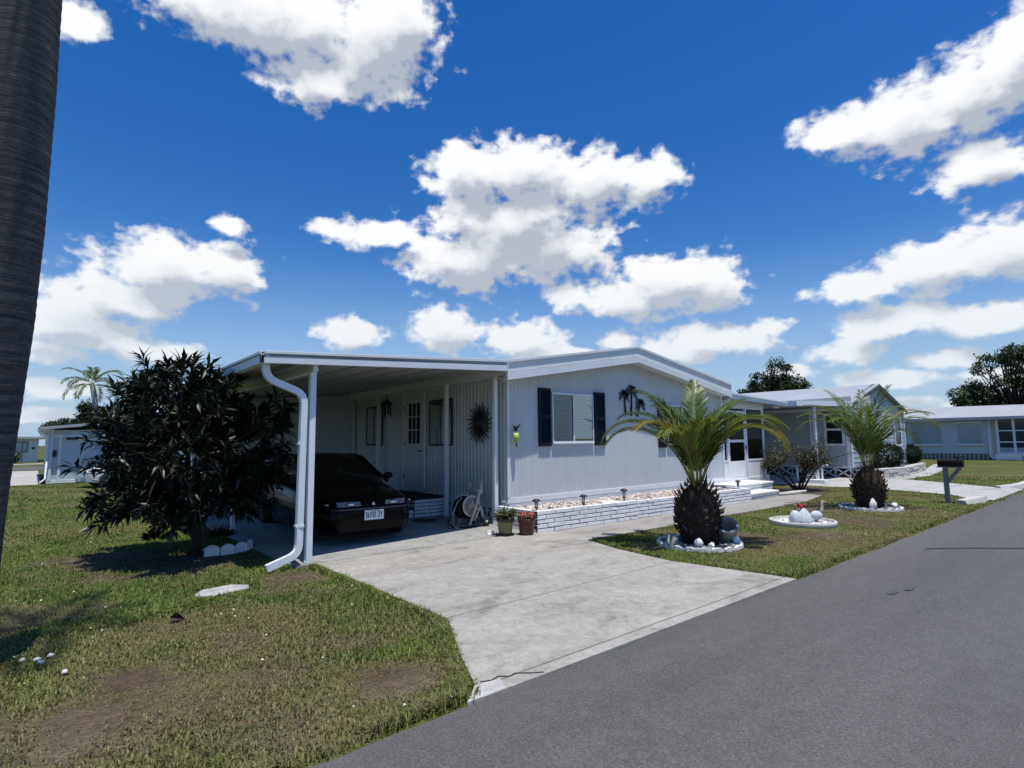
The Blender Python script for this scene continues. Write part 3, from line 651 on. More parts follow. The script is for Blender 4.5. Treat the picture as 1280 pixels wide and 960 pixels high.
# roof: two low slopes with a stepped front fascia
FY = 8.35
mb = MB()
for (x0, z0, x1, z1) in ((6.95, 3.20, PKX, 3.82), (PKX, 3.82, 15.47, 3.20)):
    mb.ext([(x0, FY+.06, z0-.05), (x1, FY+.06, z1-.05), (x1, FY+.06, z1), (x0, FY+.06, z0)], (0, 15.6, 0))
roof = mb.build('roof', M['roof'], home)
edge = [(6.97, 2.82), (PKX, 3.505), (15.45, 2.84)]
mb = MB(); fascia(mb, edge, [(0, .150, .020), (.158, .345, .0), (.345, .40, .030)], FY, FY+.05)
for (x, z) in ((6.97, 2.82), (15.45, 2.84)): mb.box(x-.012, FY-.022, z-.004, x+.012, FY+.06, z+.39)
mb.build('fascia', M['trim'], home, bev=.004)
mb = MB()
for (x0, z0, x1, z1) in ((6.97, 2.865, PKX, 3.545), (PKX, 3.545, 15.45, 2.885)):
    mb.ext([(x0, FY+.05, z0), (x1, FY+.05, z1), (x1, FY+.05, z1+.02), (x0, FY+.05, z0+.02)], (0, WY-FY-.04, 0))
mb.build('soffit', M['trim'], home)
mb = MB().box(6.95, FY+.06, 2.99, 6.975, 23.9, 3.16); mb.box(15.45, FY+.06, 2.99, 15.475, 23.9, 3.16); mb.build_each('eave_board', M['trim'], home)

def front_window(x0, x1, z0, z1, name='window'):
    fr = MB(); y0, y1 = WY-.055, WY-.011
    fr.box(x0, y0, z1-.04, x1, y1, z1); fr.box(x0, y0, z0, x1, y1, z0+.035); fr.box(x0, y0, z0+.035, x0+.03, y1, z1-.04); fr.box(x1-.03, y0, z0+.035, x1, y1, z1-.04)
    xm = (x0+x1)/2; fr.box(xm-.022, y0+.004, z0+.035, xm+.022, y1, z1-.04)
    fr.box(x0-.005, y0-.012, z0-.022, x1+.005, y1, z0-.002)
    w = fr.build(name, M['whitemetal'], home, bev=.003)
    sl = MB(); n = 22
    for i in range(n):
        z = z0+.05+(z1-z0-.11)*i/(n-1)
        for a, b in ((x0+.032, xm-.024), (xm+.024, x1-.032)):
            sl.add([(a, WY-.034, z-.014), (b, WY-.034, z-.014), (b, WY-.020, z+.016), (a, WY-.020, z+.016)], [(0, 1, 2, 3)])
    sl.build('blind', M['blind'], w)
    MB().box(x0+.02, WY-.0165, z0+.02, x1-.02, WY-.013, z1-.02).build('backing', M['void'], w)
    MB().add([(x0+.03, WY-.042, z0+.035), (xm-.02, WY-.042, z0+.035), (xm-.02, WY-.042, z1-.04), (x0+.03, WY-.042, z1-.04)], [(0, 1, 2, 3)]).build('pane', M['glass'], w)
    MB().add([(xm+.02, WY-.048, z0+.035), (x1-.03, WY-.048, z0+.035), (x1-.03, WY-.050, z1-.04), (xm+.02, WY-.050, z1-.04)], [(0, 1, 2, 3)]).build('pane', M['mirrorglass'], w)
    mb = MB(); mb.box(xm-.034, WY-.052, z0+.035, xm-.024, WY-.045, z1-.04); mb.box(x0+.031, WY-.052, z0+.036, x0+.039, WY-.045, z1-.041); mb.box(x1-.04, WY-.053, z0+.036, x1-.031, WY-.051, z1-.041)
    mb.build_each('gasket', M['black'], w)
    return w
front_window(8.47, 9.78, 1.59, 2.68)
front_window(12.67, 14.02, 1.50, 2.55)
def shutter(x0, x1, z0, z1):
    mb = MB(); y0, y1 = WY-.058, WY-.0125; b = .045; zm = (z0+z1)/2
    for a, c, d, e in ((x0, x0+b, z0, z1), (x1-b, x1, z0, z1), (x0+b, x1-b, z0, z0+.06), (x0+b, x1-b, z1-.06, z1), (x0+b, x1-b, zm-.04, zm+.04)):
        mb.box(a, y0, d, c, y1, e)
    z = z0+.06
    while z < z1-.075:
        if abs(z+.015-zm) > .05: mb.add([(x0+b, y0+.008, z), (x1-b, y0+.008, z), (x1-b, y0+.024, z+.034), (x0+b, y0+.024, z+.034)], [(0, 1, 2, 3)])
        z += .028
    mb.box(x0+b, y0+.03, z0+.06, x1-b, y1-.004, z1-.06)
    return mb.build('shutter', M['shutter'], home)
shutter(8.08, 8.425, 1.525, 2.755); shutter(9.83, 10.19, 1.525, 2.745); shutter(12.29, 12.62, 1.43, 2.62); shutter(14.07, 14.39, 1.43, 2.62)
# side windows and door (under the carport)
def side_window(y0, y1, z0, z1):
    a = WX-.05; b = WX-.015
    fr = MB(); fr.box(a, y0, z0, b, y1, z0+.035); fr.box(a, y0, z1-.035, b, y1, z1); fr.box(a, y0, z0+.035, b, y0+.03, z1-.035); fr.box(a, y1-.03, z0+.035, b, y1, z1-.035)
    ym = (y0+y1)/2; fr.box(a+.006, ym-.02, z0+.035, b, ym+.02, z1-.035)
    w = fr.build('window', M['black'], home, bev=.003)
    MB().box(WX-.028, y0+.02, z0+.02, WX-.018, y1-.02, z1-.02).build('backing', M['void'], w)
    MB().add([(WX-.038, y0+.03, z0+.03), (WX-.038, y1-.03, z0+.03), (WX-.038, y1-.03, z1-.03), (WX-.038, y0+.03, z1-.03)], [(0, 1, 2, 3)]).build('pane', M['darkglass'], w)
    mb = MB(); mb.box(WX-.034, y0+.05, z0+.05, WX-.030, y0+.24, z1-.05); mb.build('curtain', M['blind'], w)
side_window(10.62, 11.58, 1.55, 2.62); side_window(13.95, 14.92, 1.55, 2.62)
y0, y1, z0, z1 = 11.82, 12.74, .50, 2.76
dmb = MB(); a = WX-.05; b = WX-.016
gy0, gy1, gz0, gz1 = y0+.17, y1-.17, 1.60, 2.60
dmb.box(a, y0, z0, b, y1, gz0); dmb.box(a, y0, gz1, b, y1, z1); dmb.box(a, y0, gz0, b, gy0, gz1); dmb.box(a, gy1, gz0, b, y1, gz1)
for k in (1, 2):
    yy = gy0+(gy1-gy0)*k/3; zz = gz0+(gz1-gz0)*k/3
    dmb.box(a+.002, yy-.013, gz0, a+.018, yy+.013, gz1); dmb.box(a+.004, gy0, zz-.013, a+.019, gy1, zz+.013)
dmb.box(a-.004, y0+.10, z0+.14, a+.001, y1-.10, z0+.17); dmb.box(a-.004, y0+.10, z0+.95, a+.001, y1-.10, z0+.975)
dmb.box(a-.004, y0+.10, z0+.17, a+.001, y0+.125, z0+.95); dmb.box(a-.004, y1-.125, z0+.17, a+.001, y1-.10, z0+.95)
door = dmb.build('door', M['door'], home, bev=.003)
MB().box(WX-.024, gy0-.01, gz0-.01, WX-.020, gy1+.01, gz1+.01).build('pane', M['void'], door)
MB().tube([(a-.05, y0+.07, 1.42), (a-.05, y0+.20, 1.42)], .012).tube([(a, y0+.07, 1.42), (a-.05, y0+.07, 1.42)], .014).build('handle', M['black'], door)
mb = MB()
for z in (.75, 1.55, 2.45): mb.box(a-.012, y1-.012, z, a+.002, y1+.012, z+.11)
mb.build_each('hinge', M['black'], door)
MB().box(a-.02, y0-.07, .45, b, y0-.002, 2.84).box(a-.02, y1+.014, .45, b, y1+.08, 2.84).box(a-.018, y0, z1+.002, b, y1+.012, 2.842).box(a-.03, y0-.07, .445, b, y1+.08, .498).build('door_frame', M['trim'], home, bev=.004)

# ------------------------------------------------------------------ carport
cp = thing('carport', 'flat white aluminium carport roof on square posts beside the mobile home', 'carport', (2.95, 7.77, 0))
FL, FR = (2.20, 7.52, 2.67), (6.80, 8.17, 2.966)
BL, BR = (2.20, 17.2, 2.62), (6.955, 17.2, 2.93)
mb = MB()
mb.add([(*FL[:2], FL[2]+.10), (*FR[:2], FR[2]+.10), (*BR[:2], BR[2]+.10), (*BL[:2], BL[2]+.10), (*FL[:2], FL[2]+.145), (*FR[:2], FR[2]+.19), (*BR[:2], BR[2]+.19), (*BL[:2], BL[2]+.145)],
       [(3, 2, 1, 0), (4, 5, 6, 7), (0, 1, 5, 4), (1, 2, 6, 5), (2, 3, 7, 6), (3, 0, 4, 7)])
mb.build('roof', M['roof'], cp)
MB().box(6.66, 8.40, 3.162, 6.985, 17.2, 3.178).build('sun_gap_strip', M['trim'], cp)  # strip added to stop sunlight leaking through the gap beside the roof
mb = MB()
for k in range(1, 8):      # roof pan seams on the underside
    t = k/8; x = FL[0]+(FR[0]-FL[0])*t; z = FL[2]+(FR[2]-FL[2])*t; yf = FL[1]+(FR[1]-FL[1])*t
    mb.add([(x-.018, yf+.08, z+.098), (x+.018, yf+.08, z+.098), (x+.010, yf+.08, z+.075), (x-.010, yf+.08, z+.075), (x-.018, 17.1, z+.048), (x+.018, 17.1, z+.048), (x+.010, 17.1, z+.028), (x-.010, 17.1, z+.028)],
           [(0, 3, 7, 4), (3, 2, 6, 7), (2, 1, 5, 6)])
mb.build('roof_pan', M['ceiling'], cp)
def slope_board(mb, p, q, h0a, h1a, h0b, h1b, th, off=0):
    d = Vector((q[0]-p[0], q[1]-p[1], 0)).normalized(); n = Vector((d.y, -d.x, 0))
    P = Vector(p)+n*off; Q = Vector(q)+n*off
    mb.ext([P+Vector((0, 0, h0a)), Q+Vector((0, 0, h0b)), Q+Vector((0, 0, h1b)), P+Vector((0, 0, h1a))], -n*th)
mb = MB()
slope_board(mb, FL, FR, 0, .082, 0, .105, .05, .022); slope_board(mb, FL, FR, .088, .122, .111, .165, .05, .0); slope_board(mb, FL, FR, .122, .160, .165, .215, .05, .034)
mb.box(FL[0]-.03, FL[1], FL[2], FL[0]+.03, FL[1]+.06, FL[2]+.15)
mb.build('fascia', M['trim'], cp, bev=.004)
mb = MB()
slope_board(mb, BL, FL, 0, .11, 0, .11, .10, .03); slope_board(mb, BL, FL, .116, .155, .116, .155, .05, .05)
mb.build('gutter', M['trim'], cp, bev=.004)
def beam(x, y0, y1, z0, z1, dz): return MB().ext([(x-.04, y0, z0), (x+.04, y0, z0), (x+.04, y0, z1), (x-.04, y0, z1)], (0, y1-y0, dz))
beam(2.95, 7.74, 15.64, 2.625, 2.768, -.05).build('beam', M['trim'], cp, bev=.005)
beam(7.03, 8.52, 15.64, 2.925, 3.075, -.05).build('beam', M['trim'], cp, bev=.005)
MB().box(2.915, 7.70, 2.635, 2.985, 7.74, 2.74).build('beam_cap', M['trim'], cp)
MB().box(6.99, 8.47, 2.93, 7.07, 8.518, 3.05).build('beam_cap', M['trim'], cp)
def post(x, y, zt, w=.085):
    mb = MB().box(x-w/2, y-w/2, .012, x+w/2, y+w/2, zt)
    mb.box(x-w/2-.012, y-.02, .0125, x+w/2+.012, y+.02, .05); return mb.build('post', M['whitemetal'], cp, bev=.006)
post(2.95, 7.81, 2.625); post(2.95, 11.6, 2.60); post(2.95, 15.3, 2.575)
post(7.03, 8.83, 2.925); post(7.03, 10.58, 2.91); post(7.03, 13.83, 2.89)
# bent downspout at the corner
def ribbon_tube(pts, w, h, bends=.09):
    P = [Vector(p) for p in pts]; out = [P[0]]
    for i in range(1, len(P)-1):
        a = (P[i-1]-P[i]).normalized(); c = (P[i+1]-P[i]).normalized()
        for t in (0, .25, .5, .75, 1):
            q0 = P[i]+a*bends; q1 = P[i]+c*bends
            out.append(q0*(1-t)**2 + P[i]*2*t*(1-t) + q1*t*t)
    out.append(P[-1]); return out
pth = ribbon_tube([(2.27, 7.68, 2.72), (2.28, 7.68, 2.50), (2.80, 7.72, 2.31), (2.79, 7.74, .17), (2.36, 7.66, .055)], .09, .07, .13)
mb = MB(); vs = []; nrm = Vector((.13, -.99, 0)).normalized()
for i, p in enumerate(pth):
    d = (pth[min(i+1, len(pth)-1)]-pth[max(i-1, 0)]).normalized(); a = d.cross(nrm).normalized()
    ca = [(-.045, -.03), (-.018, -.036), (0, -.028), (.018, -.036), (.045, -.03), (.045, .035), (-.045, .035)]
    for u, v_ in ca: vs.append(p + a*u - nrm*v_*1.0*(-1))
k = 7
mb.add(vs, [(i*k+j, i*k+(j+1) % k, (i+1)*k+(j+1) % k, (i+1)*k+j) for i in range(len(pth)-1) for j in range(k)] + [tuple(range((len(pth)-1)*k, len(pth)*k))], 0, False)
ds = mb.build('downspout', M['whitemetal'], cp)
MB().box(2.735, 7.695, 1.62, 2.845, 7.785, 1.65).box(2.735, 7.695, .52, 2.845, 7.785, .55).build_each('strap', M['trim'], ds)

# storage room at the back of the carport
shed = thing('storage_shed', 'white lap-sided storage room closing the back of the shaded carport', 'shed', (5, 15.7, 0))
mb = MB(); z = .03
while z < 2.72:
    mb.ext([(2.98, 15.655, z), (2.98, 15.68, z), (2.98, 15.68, z+.158), (2.98, 15.672, z+.158)], (WX-.05-2.98, 0, 0)); z += .16
mb.ext([(2.98, 15.681, 0), (WX-.05, 15.681, 0), (WX-.05, 15.681, 3.03), (2.98, 15.681, 2.73)], (0, 2.8, 0)); mb.build('wall', M['siding'], shed)
MB().box(WX-.14, 15.63, .02, WX-.052, 15.654, 2.78).box(2.96, 15.63, .02, 3.04, 15.654, 2.6).build_each('corner_trim', M['trim'], shed)
mb = MB().box(3.5, 15.628, .05, 4.36, 15.653, 2.08); d = mb.build('door', M['door'], shed, bev=.003)
MB().blob((4.27, 15.60, 1.05), .03).build('handle', M['black'], d)

# ------------------------------------------------------------------ screened porch
sp = thing('screen_porch', 'white screened porch with dark screens at the right end of the mobile home', 'porch', (15.6, WY, 0))
PY0 = 8.78
MB().box(15.53, PY0-.02, .0, 18.42, 14, .45).build('base', M['stucco'], sp, bev=.01)
MB().box(15.56, PY0, .452, 15.9, PY0+.05, .95).box(16.98, PY0, .452, 18.22, PY0+.05, .95).box(18.17, PY0+.05, .452, 18.22, 14, .95).build_each('knee_wall', M['white'], sp, bev=.003)
mb = MB()
for x in (15.56, 15.86, 17.02, 18.14): mb.box(x, PY0-.012, .453, x+.075, PY0+.06, 2.56)
mb.box(15.56, PY0-.014, .95, 15.86, PY0+.062, 1.0); mb.box(17.09, PY0-.014, .95, 18.14, PY0+.062, 1.0)
mb.box(18.145, 11.3, .453, 18.21, 11.4, 2.56)
mb.build_each('post', M['whitemetal'], sp, bev=.004)
MB().box(15.54, PY0-.02, 2.56, 18.24, PY0+.07, 2.80).box(18.16, PY0+.07, 2.56, 18.24, 14, 2.78).build_each('header', M['trim'], sp)
mb = MB()
for x0, x1, z0, z1 in ((15.63, 15.86, 1.0, 2.56), (17.09, 18.14, 1.0, 2.56)): mb.add([(x0, PY0+.03, z0), (x1, PY0+.03, z0), (x1, PY0+.03, z1), (x0, PY0+.03, z1)], [(0, 1, 2, 3)])
mb.add([(18.18, PY0+.06, .95), (18.18, 13.9, .95), (18.18, 13.9, 2.56), (18.18, PY0+.06, 2.56)], [(0, 1, 2, 3)])
mb.build_each('screen', M['screen'], sp)
mb = MB(); mb.box(15.945, PY0+.0, .455, 17.01, PY0+.035, .96); mb.box(15.945, PY0, .96, 16.03, PY0+.035, 2.5); mb.box(16.93, PY0, .96, 17.01, PY0+.035, 2.5)
mb.box(16.03, PY0, 2.40, 16.93, PY0+.035, 2.5); mb.box(16.03, PY0, 1.53, 16.93, PY0+.035, 1.61); mb.box(16.08, PY0-.006, .50, 16.88, PY0+.001, .53)
pd = mb.build('screen_door', M['white'], sp, bev=.003)
MB().add([(16.03, PY0+.02, .96), (16.93, PY0+.02, .96), (16.93, PY0+.02, 2.4), (16.03, PY0+.02, 2.4)], [(0, 1, 2, 3)]).build('screen', M['screen'], pd)
MB().box(16.96, PY0-.03, 1.30, 16.99, PY0-.001, 1.42).build('handle', M['black'], pd)
mb = MB(); mb.add([(15.50, 8.42, 2.84), (19.12, 8.42, 2.72), (19.12, 14.2, 2.72), (15.50, 14.2, 2.84), (15.50, 8.42, 2.99), (19.12, 8.42, 2.80), (19.12, 14.2, 2.80), (15.50, 14.2, 2.99)],
                  [(3, 2, 1, 0), (4, 5, 6, 7), (0, 1, 5, 4), (1, 2, 6, 5), (2, 3, 7, 6), (3, 0, 4, 7)]); mb.build('roof', M['roof'], sp)
mb = MB(); mb.ext([(15.50, 8.40, 2.82), (19.15, 8.40, 2.70), (19.15, 8.40, 2.79), (15.50, 8.40, 2.93)], (0, .018, 0)); mb.ext([(15.50, 8.375, 2.935), (19.18, 8.375, 2.795), (19.18, 8.375, 2.835), (15.50, 8.375, 3.0)], (0, .04, 0))
mb.box(19.13, 8.42, 2.70, 19.22, 14.2, 2.83); mb.build('fascia', M['trim'], sp, bev=.003)
MB().box(15.58, 8.50, 2.70, 15.68, PY0-.03, 2.80).box(18.60, 8.46, 2.62, 18.68, 8.6, 2.72).build_each('beam_end', M['trim'], sp)
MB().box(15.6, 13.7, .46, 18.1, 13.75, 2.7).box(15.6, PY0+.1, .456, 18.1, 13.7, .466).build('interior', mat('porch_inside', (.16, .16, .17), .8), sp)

# ------------------------------------------------------------------ white brick work
def brick_run(mb, p, q, z0, courses, ch, depth, blen=.30, seed=1, ends=True):
    r = random.Random(seed); p = Vector(p); q = Vector(q); d = (q-p); Lh = d.length; d.normalize(); n = Vector((d.y, -d.x, 0))
    g = .015
    def br(a, b, za, zb, pr):
        P = p+d*a; Q = p+d*b; k = .004*r.random()
        vs = [];
        for o in (0, depth):
            for (w, z) in ((P, za), (Q, za), (Q, zb), (P, zb)):
                vs.append(w + n*(pr if o == 0 else -depth+.02) + Vector((r.uniform(-.002, .002), r.uniform(-.002, .002), z+r.uniform(-.003, .003))))
        mb.add(vs, [(0, 1, 2, 3), (7, 6, 5, 4), (0, 4, 5, 1), (1, 5, 6, 2), (2, 6, 7, 3), (3, 7, 4, 0)], 0)
    for c in range(courses):
        a = -(blen/2 if c % 2 else 0) ; za = z0+c*ch+g/2; zb = z0+(c+1)*ch-g/2
        while a < Lh:
            L_ = blen*r.uniform(.92, 1.08); b = min(a+L_, Lh); aa = max(a, 0)
            if b-aa > .04: br(aa+g/2 if aa > 0 else 0, b-g/2 if b < Lh else Lh, za, zb, r.uniform(.004, .012))
            a += L_
    P = p-n*.004; Q = q-n*.004
    mb.ext([P+Vector((0, 0, z0)), Q+Vector((0, 0, z0)), Q+Vector((0, 0, z0+courses*ch-.012)), P+Vector((0, 0, z0+courses*ch-.012))], -n*(depth-.03), 1)
pl = thing('brick_planter', 'low white painted brick planter with dark mortar along the front of the home', 'planter', (6.9, 7.5, 0))
mb = MB(); brick_run(mb, (6.92, 7.50, 0), (9.66, 7.40, 0), .004, 5, .078, .12, .42, 3); brick_run(mb, (6.94, 8.66, 0), (6.94, 7.52, 0), .004, 5, .078, .12, .42, 4)
mb.build('brick_wall', [M['brick'], M['mortar']], pl, bev=.004)
mb = MB(); brick_run(mb, (9.67, 7.47, 0), (14.34, 7.34, 0), .004, 5, .073, .12, .42, 5); brick_run(mb, (14.34, 7.36, 0), (14.34, 7.98, 0), .004, 5, .073, .12, .42, 6)
mb.build('brick_wall', [M['brick'], M['mortar']], pl, bev=.004)
# soil bed and gravel
MB().ext([(6.97, 7.56, .26), (14.30, 7.44, .26), (14.30, 8.66, .27), (6.97, 8.66, .27)], (0, 0, .012)).build('planter_bed', M['soil'], None, kind='structure')
def stones(name, n, fx, r0, r1, mt, kind='stuff', cols=None):
    V = []; Fq = []; C = []; b = 0
    base = []
    for i in range(5):
        for j in range(7):
            th = math.pi*i/4; ph = 2*math.pi*j/7; base.append((math.sin(th)*math.cos(ph), math.sin(th)*math.sin(ph), math.cos(th)))
    base = np.array(base); fq = np.array([(i*7+j, (i+1)*7+j, (i+1)*7+(j+1) % 7, i*7+(j+1) % 7) for i in range(4) for j in range(7)])
    for k in range(n):
        x, y, z = fx(); r = rng.uniform(r0, r1); sc = r*np.array([rng.uniform(.8, 1.3), rng.uniform(.7, 1.1), rng.uniform(.45, .8)])
        a = rng.uniform(0, 6.28); v = base*(1+rng.normal(0, .09, (35, 1)))*sc; v = v @ np.array([[math.cos(a), math.sin(a), 0], [-math.sin(a), math.cos(a), 0], [0, 0, 1]])
        V.append(v+np.array([x, y, z])); Fq.append(fq+b); b += 35
        C.append(np.tile(cols[rng.integers(len(cols))]*rng.uniform(.7, 1.2), (35, 1)))
    return npmesh(name, np.concatenate(V), np.concatenate(Fq), mt, None, np.concatenate(C), True, kind=kind)
M['tintstone'] = leafmat('tinted_stone', (1, 1, 1), .85, 0, .2)
TAN = np.array([[.50, .40, .33], [.60, .53, .47], [.48, .42, .37], [.66, .64, .60], [.38, .33, .29], [.58, .46, .39], [.70, .68, .66]])
def bedfx():
    y = rng.uniform(7.56, 8.64); return rng.uniform(7.02, 14.27), y, .275+.03*(y-7.5)/1.1+rng.uniform(0, .03)
stones('gravel', 4200, bedfx, .016, .040, M['tintstone'], cols=TAN)
# steps to the porch
st_ = thing('brick_steps', 'white painted brick steps with concrete treads leading up to the screen porch', 'steps', (15.3, 7.9, 0))
mb = MB(); brick_run(mb, (14.42, 7.56, 0), (16.24, 7.52, 0), .004, 2, .06, .2, .4, 8); brick_run(mb, (16.24, 7.55, 0), (16.24, 8.0, 0), .004, 2, .06, .2, .4, 9)
brick_run(mb, (14.75, 8.02, 0), (16.9, 7.98, 0), .004, 4, .075, .2, .4, 10); brick_run(mb, (16.9, 8.01, 0), (16.9, 8.72, 0), .004, 4, .075, .2, .4, 11)
mb.build('brick_riser', [M['brick'], M['mortar']], st_, bev=.004)
MB().box(14.38, 7.49, .13, 16.29, 8.0, .18).build('tread', M['stucco'], st_, bev=.01)
MB().box(14.72, 7.95, .312, 16.95, 8.75, .37).build('tread', M['stucco'], st_, bev=.01)
# steps to the side door
sd = thing('side_steps', 'white brick steps covered with dark mats below the carport door', 'steps', (6.6, 11.9, 0))
mb = MB(); brick_run(mb, (7.19, 10.78, 0), (6.36, 10.78, 0), .014, 5, .075, .2, .4, 12) if False else brick_run(mb, (6.36, 10.78, 0), (7.19, 10.78, 0), .014, 5, .075, .2, .4, 12)
brick_run(mb, (6.36, 13.0, 0), (6.36, 10.8, 0), .014, 5, .075, .2, .4, 13)
brick_run(mb, (5.95, 10.80, 0), (6.33, 10.80, 0), .014, 2, .085, .2, .4, 14); brick_run(mb, (5.95, 13.0, 0), (5.95, 10.82, 0), .014, 2, .085, .2, .4, 15)
mb.box(6.40, 10.82, .016, 7.19, 13, .385, 0); mb.box(5.99, 10.84, .016, 6.34, 13, .18, 0)
mb.build('brick_riser', [M['brick'], M['mortar']], sd, bev=.004)
MB().box(6.33, 10.76, .395, 7.19, 13.02, .425).build('step_mat', M['mat_dark'], sd)
MB().box(5.93, 10.78, .19, 6.345, 13.02, .218).build('step_mat', M['mat_dark'], sd)

# ------------------------------------------------------------------ neighbouring houses
def lap(mb, axis, at_, a0, a1, z0, z1, pitch, out, zt=None):
    """lap siding boards on a wall plane; out = direction the face looks (+-1)"""
    z = z0
    while z < z1:
        h = min(pitch, z1-z)
        if axis == 'x':   # wall runs along x at y=at_
            mb.ext([(a0, at_+out*.022, z), (a0, at_, z), (a0, at_, z+h), (a0, at_+out*.006, z+h)], (a1-a0, 0, 0))
        else:
            mb.ext([(at_+out*.022, a0, z), (at_, a0, z), (at_, a0, z+h), (at_+out*.006, a0, z+h)], (0, a1-a0, 0))
        z += pitch
def winbox(parent, axis, at_, a0, a1, z0, z1, out, mats, bars=(), mid=None, fw_=.06, backing=None):
    def bx(mb, u0, u1, w0, w1, d0, d1):
        if axis == 'x': mb.box(u0, min(at_+out*d0, at_+out*d1), w0, u1, max(at_+out*d0, at_+out*d1), w1)
        else: mb.box(min(at_+out*d0, at_+out*d1), u0, w0, max(at_+out*d0, at_+out*d1), u1, w1)
    mb = MB(); f = fw_
    bx(mb, a0, a1, z0, z0+f, .024, .07); bx(mb, a0, a1, z1-f, z1, .024, .07); bx(mb, a0, a0+f, z0+f, z1-f, .024, .07); bx(mb, a1-f, a1, z0+f, z1-f, .024, .07)
    if mid: bx(mb, a0+f, a1-f, mid-f/2, mid+f/2, .026, .066)
    for b_ in bars: bx(mb, b_-f/2, b_+f/2, z0+f, z1-f, .027, .064)
    w = mb.build('window', mats[0], parent)
    p = MB(); bx(p, a0+f/2, a1-f/2, z0+f/2, z1-f/2, .028, .04); p.build('pane', mats[1], w)
    return w
M['winpale'] = mat('painted_reflection', (.30, .36, .40), .15, .15, 1.5, spec=.8)  # reflected sky is painted into the panes as a pale base colour
M['windark'] = mat('dark_window', (.018, .02, .024), .12, .2, spec=.7)

n1 = thing('neighbour_house', 'grey lap-sided house with white corner boards and a dark-edged gable beyond the second palm', 'house', (25.5, 8.7, 0))
N1X, N1Y, N1R = 25.5, 8.72, 32.6
mb = MB(); lap(mb, 'y', N1X, N1Y, 24, .42, 2.95, .20, -1); lap(mb, 'x', N1Y, N1X, N1R, .42, 2.95, .20, -1)
mb.box(N1X+.001, N1Y+.001, 0, N1R, 24, 2.94)
n = 12
for i in range(n):      # gable boards
    z = 2.95+i*.09; t = i/n; cx = (N1X+N1R)/2; hw = (N1R-N1X)/2*(1-t)
    mb.ext([(cx-hw, N1Y-.02, z), (cx-hw, N1Y+.1, z), (cx-hw, N1Y+.1, z+.09), (cx-hw, N1Y-.006, z+.09)], (2*hw, 0, 0))
mb.build('wall', M['n1siding'], n1)
cx = (N1X+N1R)/2; mb = MB()
for x0, z0, x1, z1 in ((N1X-.45, 2.86, cx, 4.0), (cx, 4.0, N1R+.15, 2.91)):
    mb.ext([(x0, N1Y-.14, z0), (x1, N1Y-.14, z1), (x1, N1Y-.14, z1+.05), (x0, N1Y-.14, z0+.05)], (0, 16, 0))
mb.build('roof', M['roof'], n1)
mb = MB()
for x0, z0, x1, z1 in ((N1X-.45, 2.72, cx, 3.86), (cx, 3.86, N1R+.15, 2.77)):
    mb.ext([(x0, N1Y-.16, z0), (x1, N1Y-.16, z1), (x1, N1Y-.16, z1+.13), (x0, N1Y-.16, z0+.13)], (0, .02, 0))
mb.build('fascia', mat('dark_rake', (.05, .05, .055), .6), n1)
MB().box(N1X-.45, N1Y-.13, 2.74, N1X-.42, 24, 2.86).build_each('eave_board', M['trim'], n1)
MB().box(N1X-.03, N1Y-.035, .4, N1X+.12, N1Y-.023, 2.9).box(N1X-.035, N1Y, .4, N1X-.024, N1Y+.14, 2.9).box(N1R-.1, N1Y-.035, .4, N1R+.03, N1Y-.023, 2.9).build_each('corner_trim', M['trim'], n1)
mb = MB(); mb.box(N1X-.008, N1Y+.03, 0, N1X+.0, 14.5, .40, 1)
y = N1Y+.05
while y < 14.2:
    for a, b in (((y, .03), (y+.55, .38)), ((y, .38), (y+.55, .03))): mb.bar((N1X-.025, a[0], a[1]), (N1X-.025, b[0], b[1]), .045, .05)
    mb.box(N1X-.05, y-.02, 0, N1X-.009, y+.02, .40); y += .58
mb.box(N1X-.05, N1Y, .385, N1X-.009, 14.5, .44); mb.build('skirting', [M['trim'], M['void']], n1)
winbox(n1, 'y', N1X, 8.90, 9.68, 1.30, 2.66, -1, (M['trim'], M['windark']), mid=1.98, fw_=.09)
winbox(n1, 'y', N1X, 9.95, 10.25, 1.30, 2.66, -1, (M['trim'], M['winpale']), fw_=.08)
winbox(n1, 'x', N1Y, 30.95, 31.95, 1.20, 2.60, -1, (M['trim'], M['windark']), mid=1.95, fw_=.09)
# its flat carport roof
nc = thing('neighbour_carport', 'flat white carport roof attached to the grey lap-sided neighbour house', 'carport', (20.6, 9, 0))
mb = MB(); mb.add([(19.9, 8.4, 2.78), (25.4, 8.55, 2.95), (25.4, 17, 2.95), (19.9, 17, 2.78), (19.9, 8.4, 2.93), (25.4, 8.55, 3.32), (25.4, 17, 3.32), (19.9, 17, 2.93)],
                  [(3, 2, 1, 0), (4, 5, 6, 7), (0, 1, 5, 4), (1, 2, 6, 5), (2, 3, 7, 6), (3, 0, 4, 7)]); mb.build('roof', M['roof'], nc)
mb = MB().box(19.82, 8.36, 2.74, 19.9, 17, 2.90); mb.ext([(19.86, 8.36, 2.74), (25.4, 8.52, 2.91), (25.4, 8.52, 3.1), (19.86, 8.36, 2.9)], (0, .035, 0)); mb.build('fascia', M['trim'], nc)
for xx, y in ((21.9, 8.62), (20.3, 13.2), (20.3, 16.4)): MB().box(xx, y, .01, xx+.09, y+.09, 2.79).build('post', M['whitemetal'], nc)
MB().lathe([(.05, 3.08), (.05, 3.32), (.09, 3.33), (.09, 3.38), (.0, 3.39)], (22.0, 11.6, 0), 10).build('vent_pipe', M['trim'], nc)
MB().lathe([(.05, 3.08), (.05, 3.2), (.0, 3.21)], (21.2, 12.6, 0), 8).build('vent_pipe', M['trim'], nc)

